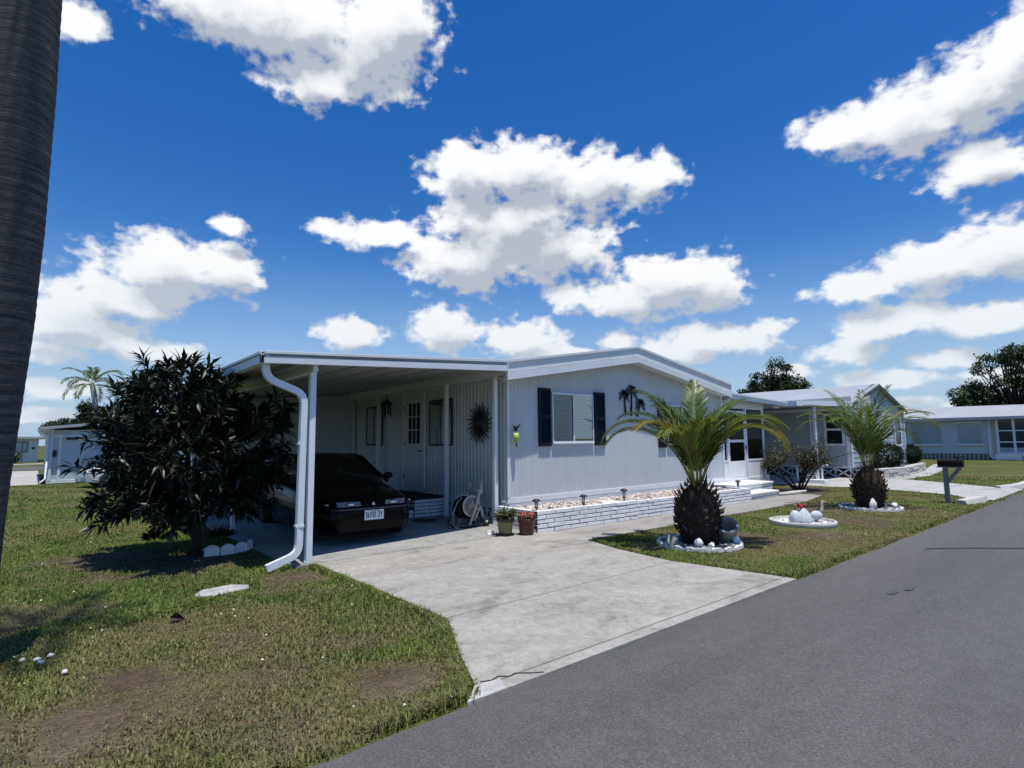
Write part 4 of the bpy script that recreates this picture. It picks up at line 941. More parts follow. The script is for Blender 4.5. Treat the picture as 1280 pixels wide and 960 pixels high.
n2 = thing('blue_house', 'long blue lap-sided house with two wide windows and a screened porch down the street', 'house', (51, 9, 0))
X2 = 51.0
mb = MB(); lap(mb, 'y', X2, 8.55, 20, .45, 2.86, .26, -1); mb.box(X2+.001, 8.56, .0, 60, 20, 2.85); mb.build('wall', M['n2siding'], n2)
mb = MB(); mb.add([(X2-.5, 4.0, 2.85), (X2-.5, 21, 2.95), (56.5, 21, 4.1), (56.5, 4.0, 3.95), (62, 21, 2.9), (62, 4.0, 2.8)], [(0, 1, 2, 3), (3, 2, 4, 5), (0, 3, 5)])
mb.box(X2-.56, 4.0, 2.78, X2-.44, 21, 2.98); mb.build('roof', M['roof'], n2)
MB().box(X2-.045, 8.50, .2, X2-.023, 8.68, 2.85).build_each('corner_trim', M['trim'], n2)
mb = MB().box(X2-.01, 8.6, 0, X2, 20, .40, 1); 
y = 8.7
while y < 19: mb.box(X2-.05, y, 0, X2-.011, y+.16, .38); y += .25
mb.build('skirting', [M['greystone'], mat('dark_block', (.10, .10, .10), .9)], n2)  # dark grey stone backing between the lighter blocks
for a0, a1, z0, z1 in ((11.30, 13.2, 1.08, 2.72), (8.95, 10.35, 1.10, 2.60)):
    w = winbox(n2, 'y', X2, a0, a1, z0, z1, -1, (M['n2siding'], M['winpale']), fw_=.05)
    MB().box(X2-.14, a0-.05, z1, X2-.025, a1+.05, z1+.09).box(X2-.20, a0-.08, z0-.09, X2-.025, a1+.08, z0-.002).build_each('sill', M['trim'], w)
MB().tube([(X2-.12, 8.62, 2.8), (X2-.12, 8.60, .25), (X2-.3, 8.4, .08)], .06, 6).build('downspout', M['trim'], n2)
mb = MB()
for y in (8.15, 7.28, 6.35, 5.2): mb.box(X2-.05, y-.07, .42, X2+.06, y+.07, 2.82)
for z in (2.0, 1.22): mb.box(X2-.03, 4.0, z-.04, X2+.03, 8.1, z+.04)
mb.box(X2-.045, 4.0, .42, X2+.055, 8.1, .52); mb.build('porch_frame', M['trim'], n2)
MB().box(X2-.01, 4.0, .52, X2+.01, 8.1, .84).build('kick_panel', M['winpale'], n2)
MB().box(X2+.02, 4.0, .84, X2+.04, 8.1, 2.8).build('porch_screen', M['windark'], n2)
MB().box(X2-.25, 3.5, .0, X2+.4, 8.35, .41).build('porch_base', M['white'], n2)
tag(MB().blob((48.6, 6.28, .28), (.33, .36, .36), seed=4, n=14, k=9).build('boulder', M['pinkrock']), 'round pinkish boulder on the grass before the screened porch of the blue house', 'boulder')

# left-hand neighbour beyond the lawn
l1 = thing('white_house', 'white house end with a pale blue-grey wall and slatted side beyond the left lawn', 'house', (.6, 31.6, 0))
MB().box(.60, 31.6, .05, 12, 42, 2.30).build('wall', mat('pale_blue_wall', (.50, .55, .63), .5, .04, .6), l1)
MB().box(.50, 31.55, .0, 12.05, 31.598, .12).build('foundation', M['stucco'], l1)
MB().box(.60, 31.56, 1.98, 12, 31.598, 2.10).box(.86, 31.555, .121, .97, 31.597, 1.978).box(.56, 31.54, .12, .66, 31.596, 2.32).box(.50, 31.60, .1, .585, 31.7, 2.3).build_each('trim_board', M['trim'], l1)
mb = MB(); mb.add([(.2, 31.15, 2.30), (5.8, 31.15, 2.90), (5.8, 42, 2.90), (.2, 42, 2.30), (.2, 31.15, 2.42), (5.8, 31.15, 3.02), (5.8, 42, 3.02), (.2, 42, 2.42)], [(3, 2, 1, 0), (4, 5, 6, 7), (0, 1, 5, 4), (1, 2, 6, 5), (2, 3, 7, 6), (3, 0, 4, 7)])
mb.add([(5.8, 31.15, 2.90), (12.4, 31.15, 2.30), (12.4, 42, 2.30), (5.8, 42, 2.90), (5.8, 31.15, 3.02), (12.4, 31.15, 2.42), (12.4, 42, 2.42), (5.8, 42, 3.02)], [(3, 2, 1, 0), (4, 5, 6, 7), (0, 1, 5, 4), (1, 2, 6, 5), (2, 3, 7, 6), (3, 0, 4, 7)])
mb.build('roof', M['roof'], l1)
mb = MB()
for k in range(24):
    y = 31.9+k*.42; mb.box(.53, y, .1, .598, y+.34, 2.05)
mb.build('slat_screen', mat('grey_slats', (.33, .34, .34), .6), l1)
for y in (32.4, 34.8, 37.2, 39.6): MB().bar((.25, y, 2.28), (.56, y, 2.0), .07, .05).build('bracket', M['trim'], l1)
MB().box(.68, 31.50, 1.15, .80, 31.554, 1.42).build('wall_lamp', M['black'], l1)
MB().box(1.1, 31.54, 1.88, 1.55, 31.597, 1.96).build('vent', M['void'], l1)
MB().tube([(.52, 31.5, 2.25), (.48, 31.5, .2), (.30, 31.2, .06)], .045, 6).build('downspout', M['trim'], l1)
l2 = thing('far_white_house', 'distant low white house with one wide window across the side street', 'house', (-2, 75, 0))
MB().box(-12, 75, 0, .45, 84, 2.3).build('wall', mat('cream_wall', (.62, .62, .61), .6), l2)
mb = MB(); mb.box(-12.5, 74.4, 2.3, 1.0, 84.5, 2.5); mb.build('roof', M['roof'], l2)
winbox(l2, 'x', 75, -2.9, -.35, .95, 2.02, -1, (M['greywood'], M['winpale']), bars=(-.8,), fw_=.12)
MB().box(-.05, 74.9, 1.25, .15, 74.97, 1.45).build('wall_lamp', M['black'], l2)

# ------------------------------------------------------------------ car
def make_car(name, label, paint, loc, rz):
    c = thing(name, label, 'car', loc, rz, local=True)
    # body sections from nose (x=0) to tail (x=4.95); y half widths, z
    st = [(0.00, .50, .24, .34, .57), (.06, .63, .20, .40, .64), (.18, .72, .18, .46, .70), (.45, .82, .17, .52, .77), (.95, .895, .17, .56, .84), (1.45, .93, .17, .58, .90), (2.3, .93, .17, .60, .94), (3.2, .93, .17, .61, .96),
          (3.9, .925, .17, .61, .99), (4.4, .90, .18, .60, 1.0), (4.75, .84, .20, .56, .97), (4.92, .76, .26, .50, .90), (4.96, .66, .34, .46, .80)]
    mb = MB(); ring = []
    for (x, w, zb, zm, zt) in st:
        pr = [(-w*.90, zb), (-w*.985, zb+.10), (-w, zm-.05), (-w*.992, zm+.05), (-w*.955, zt-.10), (-w*.86, zt-.025), (-w*.55, zt+.012), (0, zt+.03)]
        pr = pr + [(-a, z) for a, z in pr[-2::-1]]
        ring.append([(a, x, z) for a, z in pr])
    k = len(ring[0]); vs = [v for r in ring for v in r]
    fs = [(i*k+j, i*k+j+1, (i+1)*k+j+1, (i+1)*k+j) for i in range(len(st)-1) for j in range(k-1)]
    fs += [tuple(range(k))[::-1], tuple(range((len(st)-1)*k, len(st)*k))]
    mb.add(vs, fs, 0, True)
    b = mb.build('body', paint, c); sm = b.modifiers.new('smooth', 'SUBSURF'); sm.levels = 2; sm.render_levels = 2
    # cabin: pillars and roof
    bot = [(1.42, .80, .90), (4.28, .76, 1.0)]; cab = [(1.36, .76, .89), (1.75, .72, 1.10), (2.18, .66, 1.31), (2.45, .62, 1.385), (2.95, .61, 1.41), (3.35, .61, 1.385), (3.70, .64, 1.29), (4.05, .70, 1.13), (4.32, .73, .985)]
    rf = MB(); vs = []
    for (x, w, z) in cab:
        vs += [(-w, x, z-.035), (-w*.86, x, z), (-w*.45, x, z+.018), (0, x, z+.024), (w*.45, x, z+.018), (w*.86, x, z), (w, x, z-.035)]
    fs = [(i*7+j, i*7+j+1, (i+1)*7+j+1, (i+1)*7+j) for i in (2, 3, 4, 5) for j in range(6)]
    rf.add(vs, fs, 0, True); rf.tidy().build('roof', paint, c)
    g = MB(); f_ = [(i*7+j, i*7+j+1, (i+1)*7+j+1, (i+1)*7+j) for i in (0, 1) for j in range(6)]; g.add(vs, f_, 0, True); g.tidy().build('windscreen', M['darkglass2'], c)
    g = MB(); f_ = [(i*7+j, i*7+j+1, (i+1)*7+j+1, (i+1)*7+j) for i in (6, 7) for j in range(6)]; g.add(vs, f_, 0, True); g.tidy().build('rear_window', M['darkglass2'], c)
    for sgn in (-1, 1):
        g = MB(); p = [(sgn*.845, 1.55, .925), (sgn*.70, 1.85, 1.09), (sgn*.655, 2.25, 1.30), (sgn*.625, 2.5, 1.345), (sgn*.615, 2.9, 1.36), (sgn*.86, 2.86, .96)]
        g.add(p, [tuple(range(6))]); p = [(sgn*.615, 2.98, 1.36), (sgn*.62, 3.35, 1.335), (sgn*.655, 3.68, 1.24), (sgn*.76, 3.95, 1.06), (sgn*.85, 3.9, .985), (sgn*.86, 2.94, .96)]; g.add(p, [tuple(range(6))])
        g.build('side_window', M['darkglass2'], c)
        pl_ = MB(); pl_.tube([(sgn*.84, 1.42, .90), (sgn*.73, 1.80, 1.10), (sgn*.655, 2.2, 1.315), (sgn*.63, 2.5, 1.37), (sgn*.62, 2.95, 1.385), (sgn*.63, 3.4, 1.36), (sgn*.68, 3.75, 1.24), (sgn*.76, 4.1, 1.08), (sgn*.80, 4.35, .985)], .034, 6)
        pl_.tube([(sgn*.865, 2.90, .96), (sgn*.615, 2.94, 1.375)], .03, 6); pl_.build('pillar', paint, c)
        MB().blob((sgn*.985, 1.72, .985), (.10, .055, .065), seed=2, amp=.05).bar((sgn*.86, 1.70, .94), (sgn*.93, 1.72, .96), .05, .05).build('mirror', paint, c)
        MB().box(sgn*.936-.012, 1.05, .54, sgn*.936+.012, 3.75, .585).build('side_trim', M['chrome_dim'], c)
        # lamp: wraps the corner
        hl = MB(); hl.add([(sgn*.20, .030, .620), (sgn*.50, .045, .615), (sgn*.575, .085, .618), (sgn*.58, .11, .690), (sgn*.50, .075, .695), (sgn*.22, .045, .685)], [(0, 1, 2, 3, 4, 5)])
        hl.build('headlight', M['lamp'], c)
        MB().blob((sgn*.36, .050, .650), (.075, .03, .028), seed=1, amp=.0).build('headlight_bulb', M['chrome'], c)
        MB().blob((sgn*.70, .20, .650), (.03, .06, .024), seed=1, amp=0).build('side_marker', M['chrome'], c)
        MB().tube([(sgn*.86, 2.25, .80), (sgn*.945, 2.27, .80), (sgn*.945, 2.42, .80), (sgn*.86, 2.44, .80)], .014, 6).build('door_handle', paint, c)
        for yy in (.98, 3.78):
            w = MB().lathe([(.18, -.10), (.30, -.10), (.325, -.07), (.325, .07), (.30, .10), (.18, .10)], (sgn*.80, yy, .325), 28, axis=(1, 0, 0)).build('wheel', M['rubber'], c)
            rm = MB().lathe([(.0, .07), (.05, .075), (.08, .06), (.19, .085), (.205, .10), (.21, .06)], (sgn*.80, yy, .325), 24, axis=(sgn, 0, 0))
            for q in range(7):
                t = q*2*math.pi/7; rm.bar((sgn*.885, yy+.05*math.cos(t), .325+.05*math.sin(t)), (sgn*.89, yy+.185*math.cos(t), .325+.185*math.sin(t)), .05, .025, side=(1, 0, 0))
            rm.build('rim', M['chrome_dim'], w)
            MB().lathe([(.40, -.02), (.40, .0), (.33, .0)], (sgn*.928, yy, .33), 28, axis=(sgn, 0, 0)).build('wheel_arch', M['black'], c) if False else None
    MB().tube([(-.66, .11, .57), (-.50, .035, .57), (0, .0, .575), (.50, .035, .57), (.66, .11, .57)], .013, 6).build('bumper_trim', M['chrome_dim'], c)
    MB().box(-.46, .022, .27, .46, .06, .38).build('air_intake', M['black'], c)
    MB().blob((0, .02, .645), (.028, .012, .03), amp=0).build('badge', M['chrome'], c)
    p = MB().box(-.162, -.022, .395, .162, -.012, .55).build('number_plate', M['plate'], c)
    return c, p
M['chrome_dim'] = mat('dim_metal', (.10, .10, .105), .3, .05, metal=.6)
M['darkglass2'] = glassmat('car_glass', (.10, .12, .12), .45)
M['void_paint'] = M['carpaint']
def glyphs(txt, w, h, th):
    """stroke letters on a 0..1 box -> list of bars"""
    S = {'S': [(1, 1, 0, 1), (0, 1, 0, .5), (0, .5, 1, .5), (1, .5, 1, 0), (1, 0, 0, 0)], 'L': [(0, 1, 0, 0), (0, 0, 1, 0)], 'F': [(0, 0, 0, 1), (0, 1, 1, 1), (0, .5, .8, .5)],
         'O': [(0, 0, 0, 1), (0, 1, 1, 1), (1, 1, 1, 0), (1, 0, 0, 0)], 'Z': [(0, 1, 1, 1), (1, 1, 0, 0), (0, 0, 1, 0)], '1': [(.5, 0, .5, 1), (.5, 1, .2, .8)], 'X': [(0, 0, 1, 1), (0, 1, 1, 0)]}
    out = []; n = len(txt); cw = w/n
    for i, ch in enumerate(txt):
        for (x0, y0, x1, y1) in S.get(ch, []):
            out.append((-w/2+cw*(i+.15+.7*x0), y0*h, -w/2+cw*(i+.15+.7*x1), y1*h))
    return out
car, plate = make_car('parked_car', 'black sedan parked nose-out under the carport with a white number plate', M['carpaint'], (4.27, 8.52, .012), R_(-4.5))
mb = MB()
for (x0, z0, x1, z1) in glyphs('SLFO Z1', .29, .075, .01): mb.bar((x0, -.0235, .437+z0), (x1, -.0235, .437+z1), .003, .013, side=(0, 1, 0))
mb.box(-.06, -.0236, .53, .10, -.0222, .538); mb.build('plate_lettering', M['ink'], plate)
car2, _p = make_car('parked_car', 'silver car mostly hidden behind the dark leafy tree at the white house', M['silver'], (1.55, 27.2, 0), R_(-62))

# ------------------------------------------------------------------ things on and around the house
# sun of blackened metal on the side wall
mb = MB(); cy, cz, x0 = 9.57, 2.01, WX-.05
mb.lathe([(.0, -.010), (.12, -.018), (.225, -.010), (.23, .008), (.0, .012)], (x0, cy, cz), 28, axis=(-1, 0, 0))
for k in range(24):
    t = 2*math.pi*k/24; r1 = .475 if k % 2 else .42; u = Vector((0, math.cos(t), math.sin(t))); q = Vector((0, -math.sin(t), math.cos(t))); c0 = Vector((x0, cy, cz))
    pts = [c0+u*(.215+(r1-.215)*j/4)+q*(.016*math.sin(j/4*math.pi*1.5)) for j in range(5)]; ws = [.024, .022, .017, .011, .002]
    vs = []
    for p, w_ in zip(pts, ws): vs += [p+q*w_+Vector((-.006, 0, 0)), p-q*w_+Vector((-.006, 0, 0)), p-q*w_+Vector((.006, 0, 0)), p+q*w_+Vector((.006, 0, 0))]
    mb.add(vs, [(4*i+j, 4*i+(j+1) % 4, 4*i+4+(j+1) % 4, 4*i+4+j) for i in range(4) for j in range(4)])
tag(mb.build('sun_ornament', M['black']), 'large black metal sun with pointed rays hung on the side wall', 'wall art')
# metal palm trees on the front wall
t = thing('palm_wall_art', 'three black metal palm trees mounted on the front wall above the planted palm', 'wall art', (11.2, WY-.03, 2.2))
for bx_, z0, z1, ln, sz in ((10.95, 2.25, 2.76, -.03, .20), (11.22, 2.23, 2.86, .03, .27), (11.52, 2.22, 2.56, .10, .21)):
    MB().tube([(bx_-ln, WY-.03, z0), (bx_-ln*.2, WY-.03, (z0+z1)/2), (bx_+ln*.5, WY-.03, z1)], [.030, .022, .018], 6).build('trunk', M['black'], t)
    mb = MB()
    for a in (-25, 15, 50, 85, 118, 155, 200):
        u = Vector((math.cos(R_(a)), 0, math.sin(R_(a)))); c0 = Vector((bx_+ln*.5, WY-.03, z1)); pts = []
        for j in range(6): pts.append(c0+u*sz*j/5+Vector((0, 0, -sz*.55*(j/5)**2)))
        vs = []
        for j, p in enumerate(pts):
            w_ = .038*math.sin(math.pi*(.12+.88*j/5))+.004; d = (pts[min(j+1, 5)]-pts[max(j-1, 0)]).normalized(); q = Vector((-d.z, 0, d.x))
            vs += [p+q*w_+Vector((0, -.005, 0)), p-q*w_+Vector((0, -.005, 0)), p-q*w_+Vector((0, .005, 0)), p+q*w_+Vector((0, .005, 0))]
        mb.add(vs, [(4*i+j, 4*i+(j+1) % 4, 4*i+4+(j+1) % 4, 4*i+4+j) for i in range(5) for j in range(4)])
    mb.build('frond', M['black'], t)
# hummingbird with lime cup at the corner
t = thing('garden_spinner', 'lime cup and black hummingbird bracket hung at the corner of the front wall', 'ornament', (7.36, WY-.12, 1.5))
MB().tube([(7.36, WY-.01, 1.86), (7.36, WY-.13, 1.87)], .008, 6).build('bracket', M['black'], t)
mb = MB().blob((7.36, WY-.13, 1.88), (.035, .03, .055), amp=0); mb.add([(7.36, WY-.13, 1.91), (7.50, WY-.13, 2.0), (7.44, WY-.12, 1.90), (7.36, WY-.125, 1.87)], [(0, 1, 2, 3)]).add([(7.35, WY-.13, 1.91), (7.27, WY-.13, 1.97), (7.31, WY-.12, 1.88), (7.35, WY-.125, 1.87)], [(0, 1, 2, 3)])
mb.tube([(7.36, WY-.13, 1.92), (7.33, WY-.14, 1.955)], [.012, .003], 6); mb.build('bird', M['black'], t)
MB().lathe([(.0, 1.62), (.05, 1.625), (.062, 1.80), (.056, 1.80), (.046, 1.64)], (7.36, WY-.13, 0), 12).build('cup', M['lime'], t)
MB().tube([(7.36, WY-.13, 1.62), (7.37, WY-.13, 1.55)], .01, 6).blob((7.37, WY-.13, 1.55), .02, amp=0).build('drop', M['black'], t)
# wind chime under the carport beam
t = thing('wind_chime', 'dark wind chime with hanging tubes near the white side door', 'wind chime', (7.0, 13.3, 2.85))
MB().lathe([(.0, 2.60), (.14, 2.60), (.155, 2.63), (.09, 2.70), (.02, 2.75), (.0, 2.75)], (6.98, 13.28, 0), 16).tube([(6.98, 13.28, 2.75), (7.03, 13.28, 2.92)], .008, 5).build('top', M['black'], t)
for k in range(8):
    a = k*math.pi/4; MB().tube([(6.98+.11*math.cos(a), 13.28+.11*math.sin(a), 2.60), (6.98+.11*math.cos(a), 13.28+.11*math.sin(a), 2.32+.04*math.sin(3*a))], .016, 6).build('tube', M['black'], t)

# hose reel cart
ang = math.atan2(-.646, .763)
t = thing('hose_reel_cart', 'beige hose reel cart with black wheels standing in front of the side wall', 'hose reel', (6.50, 9.02, .014), ang+R_(38), local=True)
for sgn in (-1, 1):
    y = sgn*.19
    MB().tube([(-.10, y, .02), (.06, y, .40), (.20, y, .84)], [.026, .034, .026], 8).tube([(.02, y, .30), (.16, y, .38), (.24, y, .14), (.26, y, .10)], [.02, .026, .022, .02], 8).tube([(.02, y, .12), (.14, y, .34), (.18, y, .36)], .018, 8).build('side_frame', M['beige'], t)
    w = MB().lathe([(.03, -.03), (.075, -.03), (.085, -.02), (.085, .02), (.075, .03), (.03, .03)], (.26, y*1.25, .09), 20, axis=(0, 1, 0)).build('wheel', M['rubber'], t)
    MB().lathe([(.0, .034), (.028, .034), (.035, .02)], (.26, y*1.25, .09), 12, axis=(0, sgn, 0)).build('hubcap', M['lampglass'], w)
    fl = MB().lathe([(.17, -.012), (.20, -.012), (.205, 0), (.20, .012), (.17, .012), (.17, -.012)], (-.02, sgn*.155, .40), 24, axis=(0, 1, 0))
    for q in range(5):
        a = q*2*math.pi/5; fl.bar((-.02, sgn*.155, .40), (-.02+.18*math.cos(a), sgn*.155, .40+.18*math.sin(a)), .022, .03, side=(0, 1, 0))
    fl.lathe([(.0, -.016), (.045, -.016), (.045, .016), (.0, .016)], (-.02, sgn*.155, .40), 14, axis=(0, 1, 0)); fl.build('spool_flange', M['beige'], t)
MB().box(.10, -.20, .66, .22, .20, .70).tube([(.19, -.19, .84), (.19, .19, .84)], .022, 8).box(.13, -.20, .62, .20, .20, .665).build('handle', M['beige'], t, bev=.006)
MB().box(-.36, -.16, .0, -.08, .16, .022).tube([(-.36, -.17, .02), (-.36, .17, .02)], .02, 8).build('base_bar', M['beige'], t, bev=.006)
MB().tube([(-.30, .05, .02), (-.33, .02, .25), (-.24, .0, .47), (-.15, -.02, .56)], .012, 6).build('hose_guide', M['beige'], t)
mb = MB()
for k in range(7):
    yy = -.12+k*.04; rr = .185 + (.018 if k % 2 else 0); mb.tube([(-.06+rr*math.cos(a*.2618), yy+.02*a/24, .36+rr*math.sin(a*.2618)*.98) for a in range(25)], .018, 6)
mb.tube([(-.2, .1, .3), (-.34, .12, .16), (-.42, .06, .08), (-.38, -.1, .02), (-.2, -.2, .02), (.05, -.25, .02)], .014, 6); mb.lathe([(.15, -.14), (.15, .14)], (-.05, 0, .37), 18, axis=(0, 1, 0)); mb.build('hose', M['hose'], t)
MB().tube([(-.02, -.17, .40), (-.02, -.26, .40), (-.10, -.26, .50), (-.10, -.32, .50)], .014, 6).build('crank', M['beige'], t)
t = tag(MB().lathe([(.0, .014), (.26, .014), (.27, .022), (.25, .03), (.0, .032)], (6.30, 10.25, 0), 22).build('door_mat', mat('brown_coir', (.075, .065, .035), .95, .2, 30)), 'round brown mat lying on the carport floor by the side steps', 'mat')

# flower pots
def pot_leaves(parent, c, r, n, col, L=.14, name='foliage', mt='leafgreen', spread=.9):
    th = rng.uniform(0, 6.28, n); q = np.sqrt(rng.random(n))*r
    P = np.stack([c[0]+q*np.cos(th)*.6, c[1]+q*np.sin(th)*.6, np.full(n, c[2])+rng.uniform(-.02, .04, n)], 1)
    D = np.stack([np.cos(th)*q/r*spread, np.sin(th)*q/r*spread, rng.uniform(.2, 1.0, n)], 1)
    cc = np.array(col)*rng.uniform(.6, 1.4, (n, 1)); return leaves(name, P, D, L*rng.uniform(.6, 1.2, n), L*.28, M[mt], parent, cc, droop=.3)
t = thing('flower_pot', 'olive green plastic pot of striped leaves and small red blooms by the brick planter', 'flower pot', (6.38, 7.74, .012), group='flower pots by the brick planter')
MB().lathe([(.0, .025), (.112, .025), (.118, .05), (.14, .235), (.15, .235), (.152, .29), (.140, .29), (.135, .25), (.0, .25)], (6.38, 7.74, .012), 26).build('pot', M['olivepot'], t)
MB().lathe([(.147, .231), (.158, .233), (.160, .297), (.150, .302), (.143, .297)], (6.38, 7.74, .012), 26).build('rim', mat('dark_green_rim', (.025, .035, .022), .45), t)
MB().lathe([(.0, .0), (.15, .0), (.165, .022), (.155, .022), (.145, .012), (.0, .012)], (6.38, 7.74, .012), 24).build('saucer', M['black'], t)
MB().lathe([(.0, .262), (.138, .262)], (6.38, 7.74, .012), 20).build('soil', M['soil'], t)
pot_leaves(t, (6.38, 7.74, .30), .15, 70, (.075, .10, .035), .20); pot_leaves(t, (6.38, 7.74, .30), .14, 40, (.36, .36, .20), .20)
pot_leaves(t, (6.44, 7.72, .33), .15, 40, (.30, .035, .030), .07, 'flowers', 'red'); pot_leaves(t, (6.30, 7.72, .28), .17, 36, (.045, .03, .03), .15)
t = thing('flower_pot', 'maroon pot crowded with red and pink flowers beside the white bricks', 'flower pot', (6.68, 7.52, .012), group='flower pots by the brick planter')
MB().lathe([(.0, .0), (.115, .0), (.125, .03), (.14, .22), (.155, .22), (.158, .28), (.145, .282), (.14, .24), (.0, .24)], (6.68, 7.52, .012), 26).build('pot', M['maroonpot'], t)
MB().lathe([(.0, .252), (.143, .252)], (6.68, 7.52, .012), 20).build('soil', M['soil'], t)
pot_leaves(t, (6.68, 7.52, .28), .17, 90, (.05, .075, .02), .10)
pot_leaves(t, (6.70, 7.52, .33), .19, 190, (.42, .035, .025), .055, 'flowers', 'red'); pot_leaves(t, (6.64, 7.46, .32), .16, 80, (.62, .30, .28), .06, 'flowers', 'red')
tag(MB().blob((6.20, 7.93, .045), (.07, .05, .045), seed=3).blob((6.12, 7.86, .03), (.05, .03, .03), seed=5).build('shell', M['whiterock']), 'white shell on the concrete just left of the olive pot', 'shell')

# solar lights in the planter
SOL = [(7.02, 7.63, .30, .30, 'leftmost solar light, standing behind the maroon flower pot'), (8.22, 7.58, .30, .30, 'solar stake light on the gravel below the right navy shutter'), (9.42, 7.55, .31, .33, 'solar stake light where the brick planter steps down, left of the palm'),
       (12.55, 7.60, .29, .27, 'solar stake light just right of the spiny palm trunk'), (14.10, 7.55, .29, .28, 'rightmost solar light on the end of the brick planter by the steps')]
def solar(x, y, z, h, lab):
    t = thing('solar_light', lab, 'garden light', (x, y, z), group='solar lights in the brick planter')
    MB().tube([(x, y, z-.05), (x, y, z+h*.45)], .012, 8).lathe([(.03, h*.42), (.034, h*.47), (.0, h*.48)], (x, y, z), 12).build('stake', M['black'], t)
    MB().lathe([(.0, h*.48), (.026, h*.48), (.036, h*.84), (.0, h*.84)], (x, y, z), 12).build('lens', M['lampglass'], t)
    MB().lathe([(.0, h*.84), (.075, h*.84), (.078, h*.88), (.045, h*.96), (.0, h)], (x, y, z), 16).build('cap', M['black'], t)
    mb = MB()
    for q in range(4): a = q*math.pi/2; mb.bar((x+.030*math.cos(a), y+.030*math.sin(a), z+h*.47), (x+.040*math.cos(a), y+.040*math.sin(a), z+h*.85), .006, .006)
    mb.build('cage', M['black'], t)
for a in SOL: solar(*a)
tag(MB().tube([(8.82, 7.62, .34), (9.05, 7.60, .37), (9.35, 7.66, .35), (9.62, 7.72, .33)], [.03, .055, .035, .012], 8).blob((8.86, 7.60, .37), (.09, .08, .06), seed=6, amp=.35).build('driftwood', M['whiterock']), 'bleached driftwood piece on the gravel near the palm', 'driftwood')
tag(MB().blob((12.9, 7.75, .36), (.16, .1, .08), seed=8, amp=.3).blob((13.2, 7.85, .35), (.12, .1, .06), seed=9, amp=.3).tube([(13.3, 7.9, .34), (13.7, 7.85, .36), (14.0, 7.9, .33)], [.03, .04, .02], 7).build('driftwood', M['palebark']), 'grey driftwood and coral heap at the right end of the planter', 'driftwood')

# mailbox
t = thing('mailbox', 'black mailbox on a grey painted wooden post beside the road', 'mailbox', (17.65, 3.85, 0))
MB().box(17.60, 3.85, -.05, 17.70, 3.95, .88).build('post', M['greywood'], t, bev=.006)
MB().bar((17.65, 3.86, .52), (17.65, 3.60, .865), .08, .08).build('brace', M['greywood'], t, bev=.005)
MB().box(17.55, 3.56, .866, 17.75, 4.06, .889).build('shelf', M['greywood'], t)
mb = MB(); n = 10; pr = [(-.095, .89), (.095, .89)] + [(.095*math.cos(a), 1.00+.095*math.sin(a)) for a in [math.pi*i/n for i in range(n+1)]]
mb.ext([(17.65+a, 3.54, z) for a, z in pr], (0, .50, 0)); mb.build('box', M['mailbox'], t, bev=.006)
mb = MB(); mb.ext([(17.65+a*1.06, 3.525, .985+(z-.985)*1.05) for a, z in pr], (0, .014, 0)); mb.build('door', M['mailbox'], t)
MB().box(17.538, 3.59, 1.0, 17.548, 3.62, 1.15).box(17.536, 3.62, 1.10, 17.546, 3.69, 1.15).build('flag', M['black'], t)

# ------------------------------------------------------------------ stone rings and their contents
def scallop_ring(mb, c, r, n, h, th, seed=0, z0=-.01):
    q = random.Random(seed)
    for k in range(n):
        a0, a1 = 2*math.pi*k/n, 2*math.pi*(k+1)/n; m = 7; vs = []
        for i in range(m):
            t = i/(m-1); a = a0+(a1-a0)*(.02+.96*t); hh = h*(.55+.45*math.sin(math.pi*t))*q.uniform(.94, 1.05)
            ru = r+q.uniform(-.008, .008)
            for rr, z in ((ru, z0), (ru, hh), (ru+th, hh), (ru+th, z0)): vs.append((c[0]+rr*math.cos(a), c[1]+rr*math.sin(a), z))
        mb.add(vs, [(4*i+j, 4*i+(j+1) % 4, 4*i+4+(j+1) % 4, 4*i+4+j) for i in range(m-1) for j in range(4)] + [(0, 1, 2, 3), (4*m-1, 4*m-2, 4*m-3, 4*m-4)], 0, False)
    return mb
P1 = (8.10, 5.03); P2 = (15.03, 4.81); PR = (11.42, 4.84)
tag(scallop_ring(MB(), P1, .60, 19, .055, .045, 1).build('garden_edging', M['whiterock']), 'white scalloped edging ring around the nearer spiny palm', 'edging')
tag(scallop_ring(MB(), P2, .60, 19, .055, .045, 2).build('garden_edging', M['whiterock']), 'white scalloped edging ring around the farther palm near the mailbox', 'edging')
GREY = np.array([[.22, .22, .21], [.34, .33, .31], [.14, .14, .14], [.45, .44, .42]])
def ringfx(c, r0, r1, z):
    def f():
        a = rng.uniform(0, 6.28); r = math.sqrt(rng.uniform(r0*r0, r1*r1)); return c[0]+r*math.cos(a), c[1]+r*math.sin(a), z+rng.uniform(0, .02)
    return f
stones('gravel', 700, ringfx(P1, .30, .59, .01), .015, .035, M['tintstone'], cols=GREY)
stones('gravel', 420, ringfx(P2, .30, .59, .01), .015, .035, M['tintstone'], cols=GREY)
def rock(name, lab, c, r, mt, seed, cat='rock', group=None):
    return tag(MB().blob(c, r, seed=seed, amp=.32, n=14, k=9).build(name, mt), lab, cat, group)
rock('shell', 'white conch shell on the gravel at the left foot of the near palm', (7.72, 4.80, .09), (.058, .055, .062), M['whiterock'], 3, 'shell')
rock('shell', 'smaller white shell just right of the conch shell', (7.84, 4.66, .06), (.042, .04, .04), M['whiterock'], 7, 'shell')
rock('shell', 'white shell in front of the overturned stone urn', (8.42, 4.58, .07), (.06, .05, .055), M['whiterock'], 9, 'shell')
rock('rock', 'grey stone slab leaning at the left of the near palm ring', (7.58, 5.17, .07), (.12, .07, .10), M['greystone'], 12)
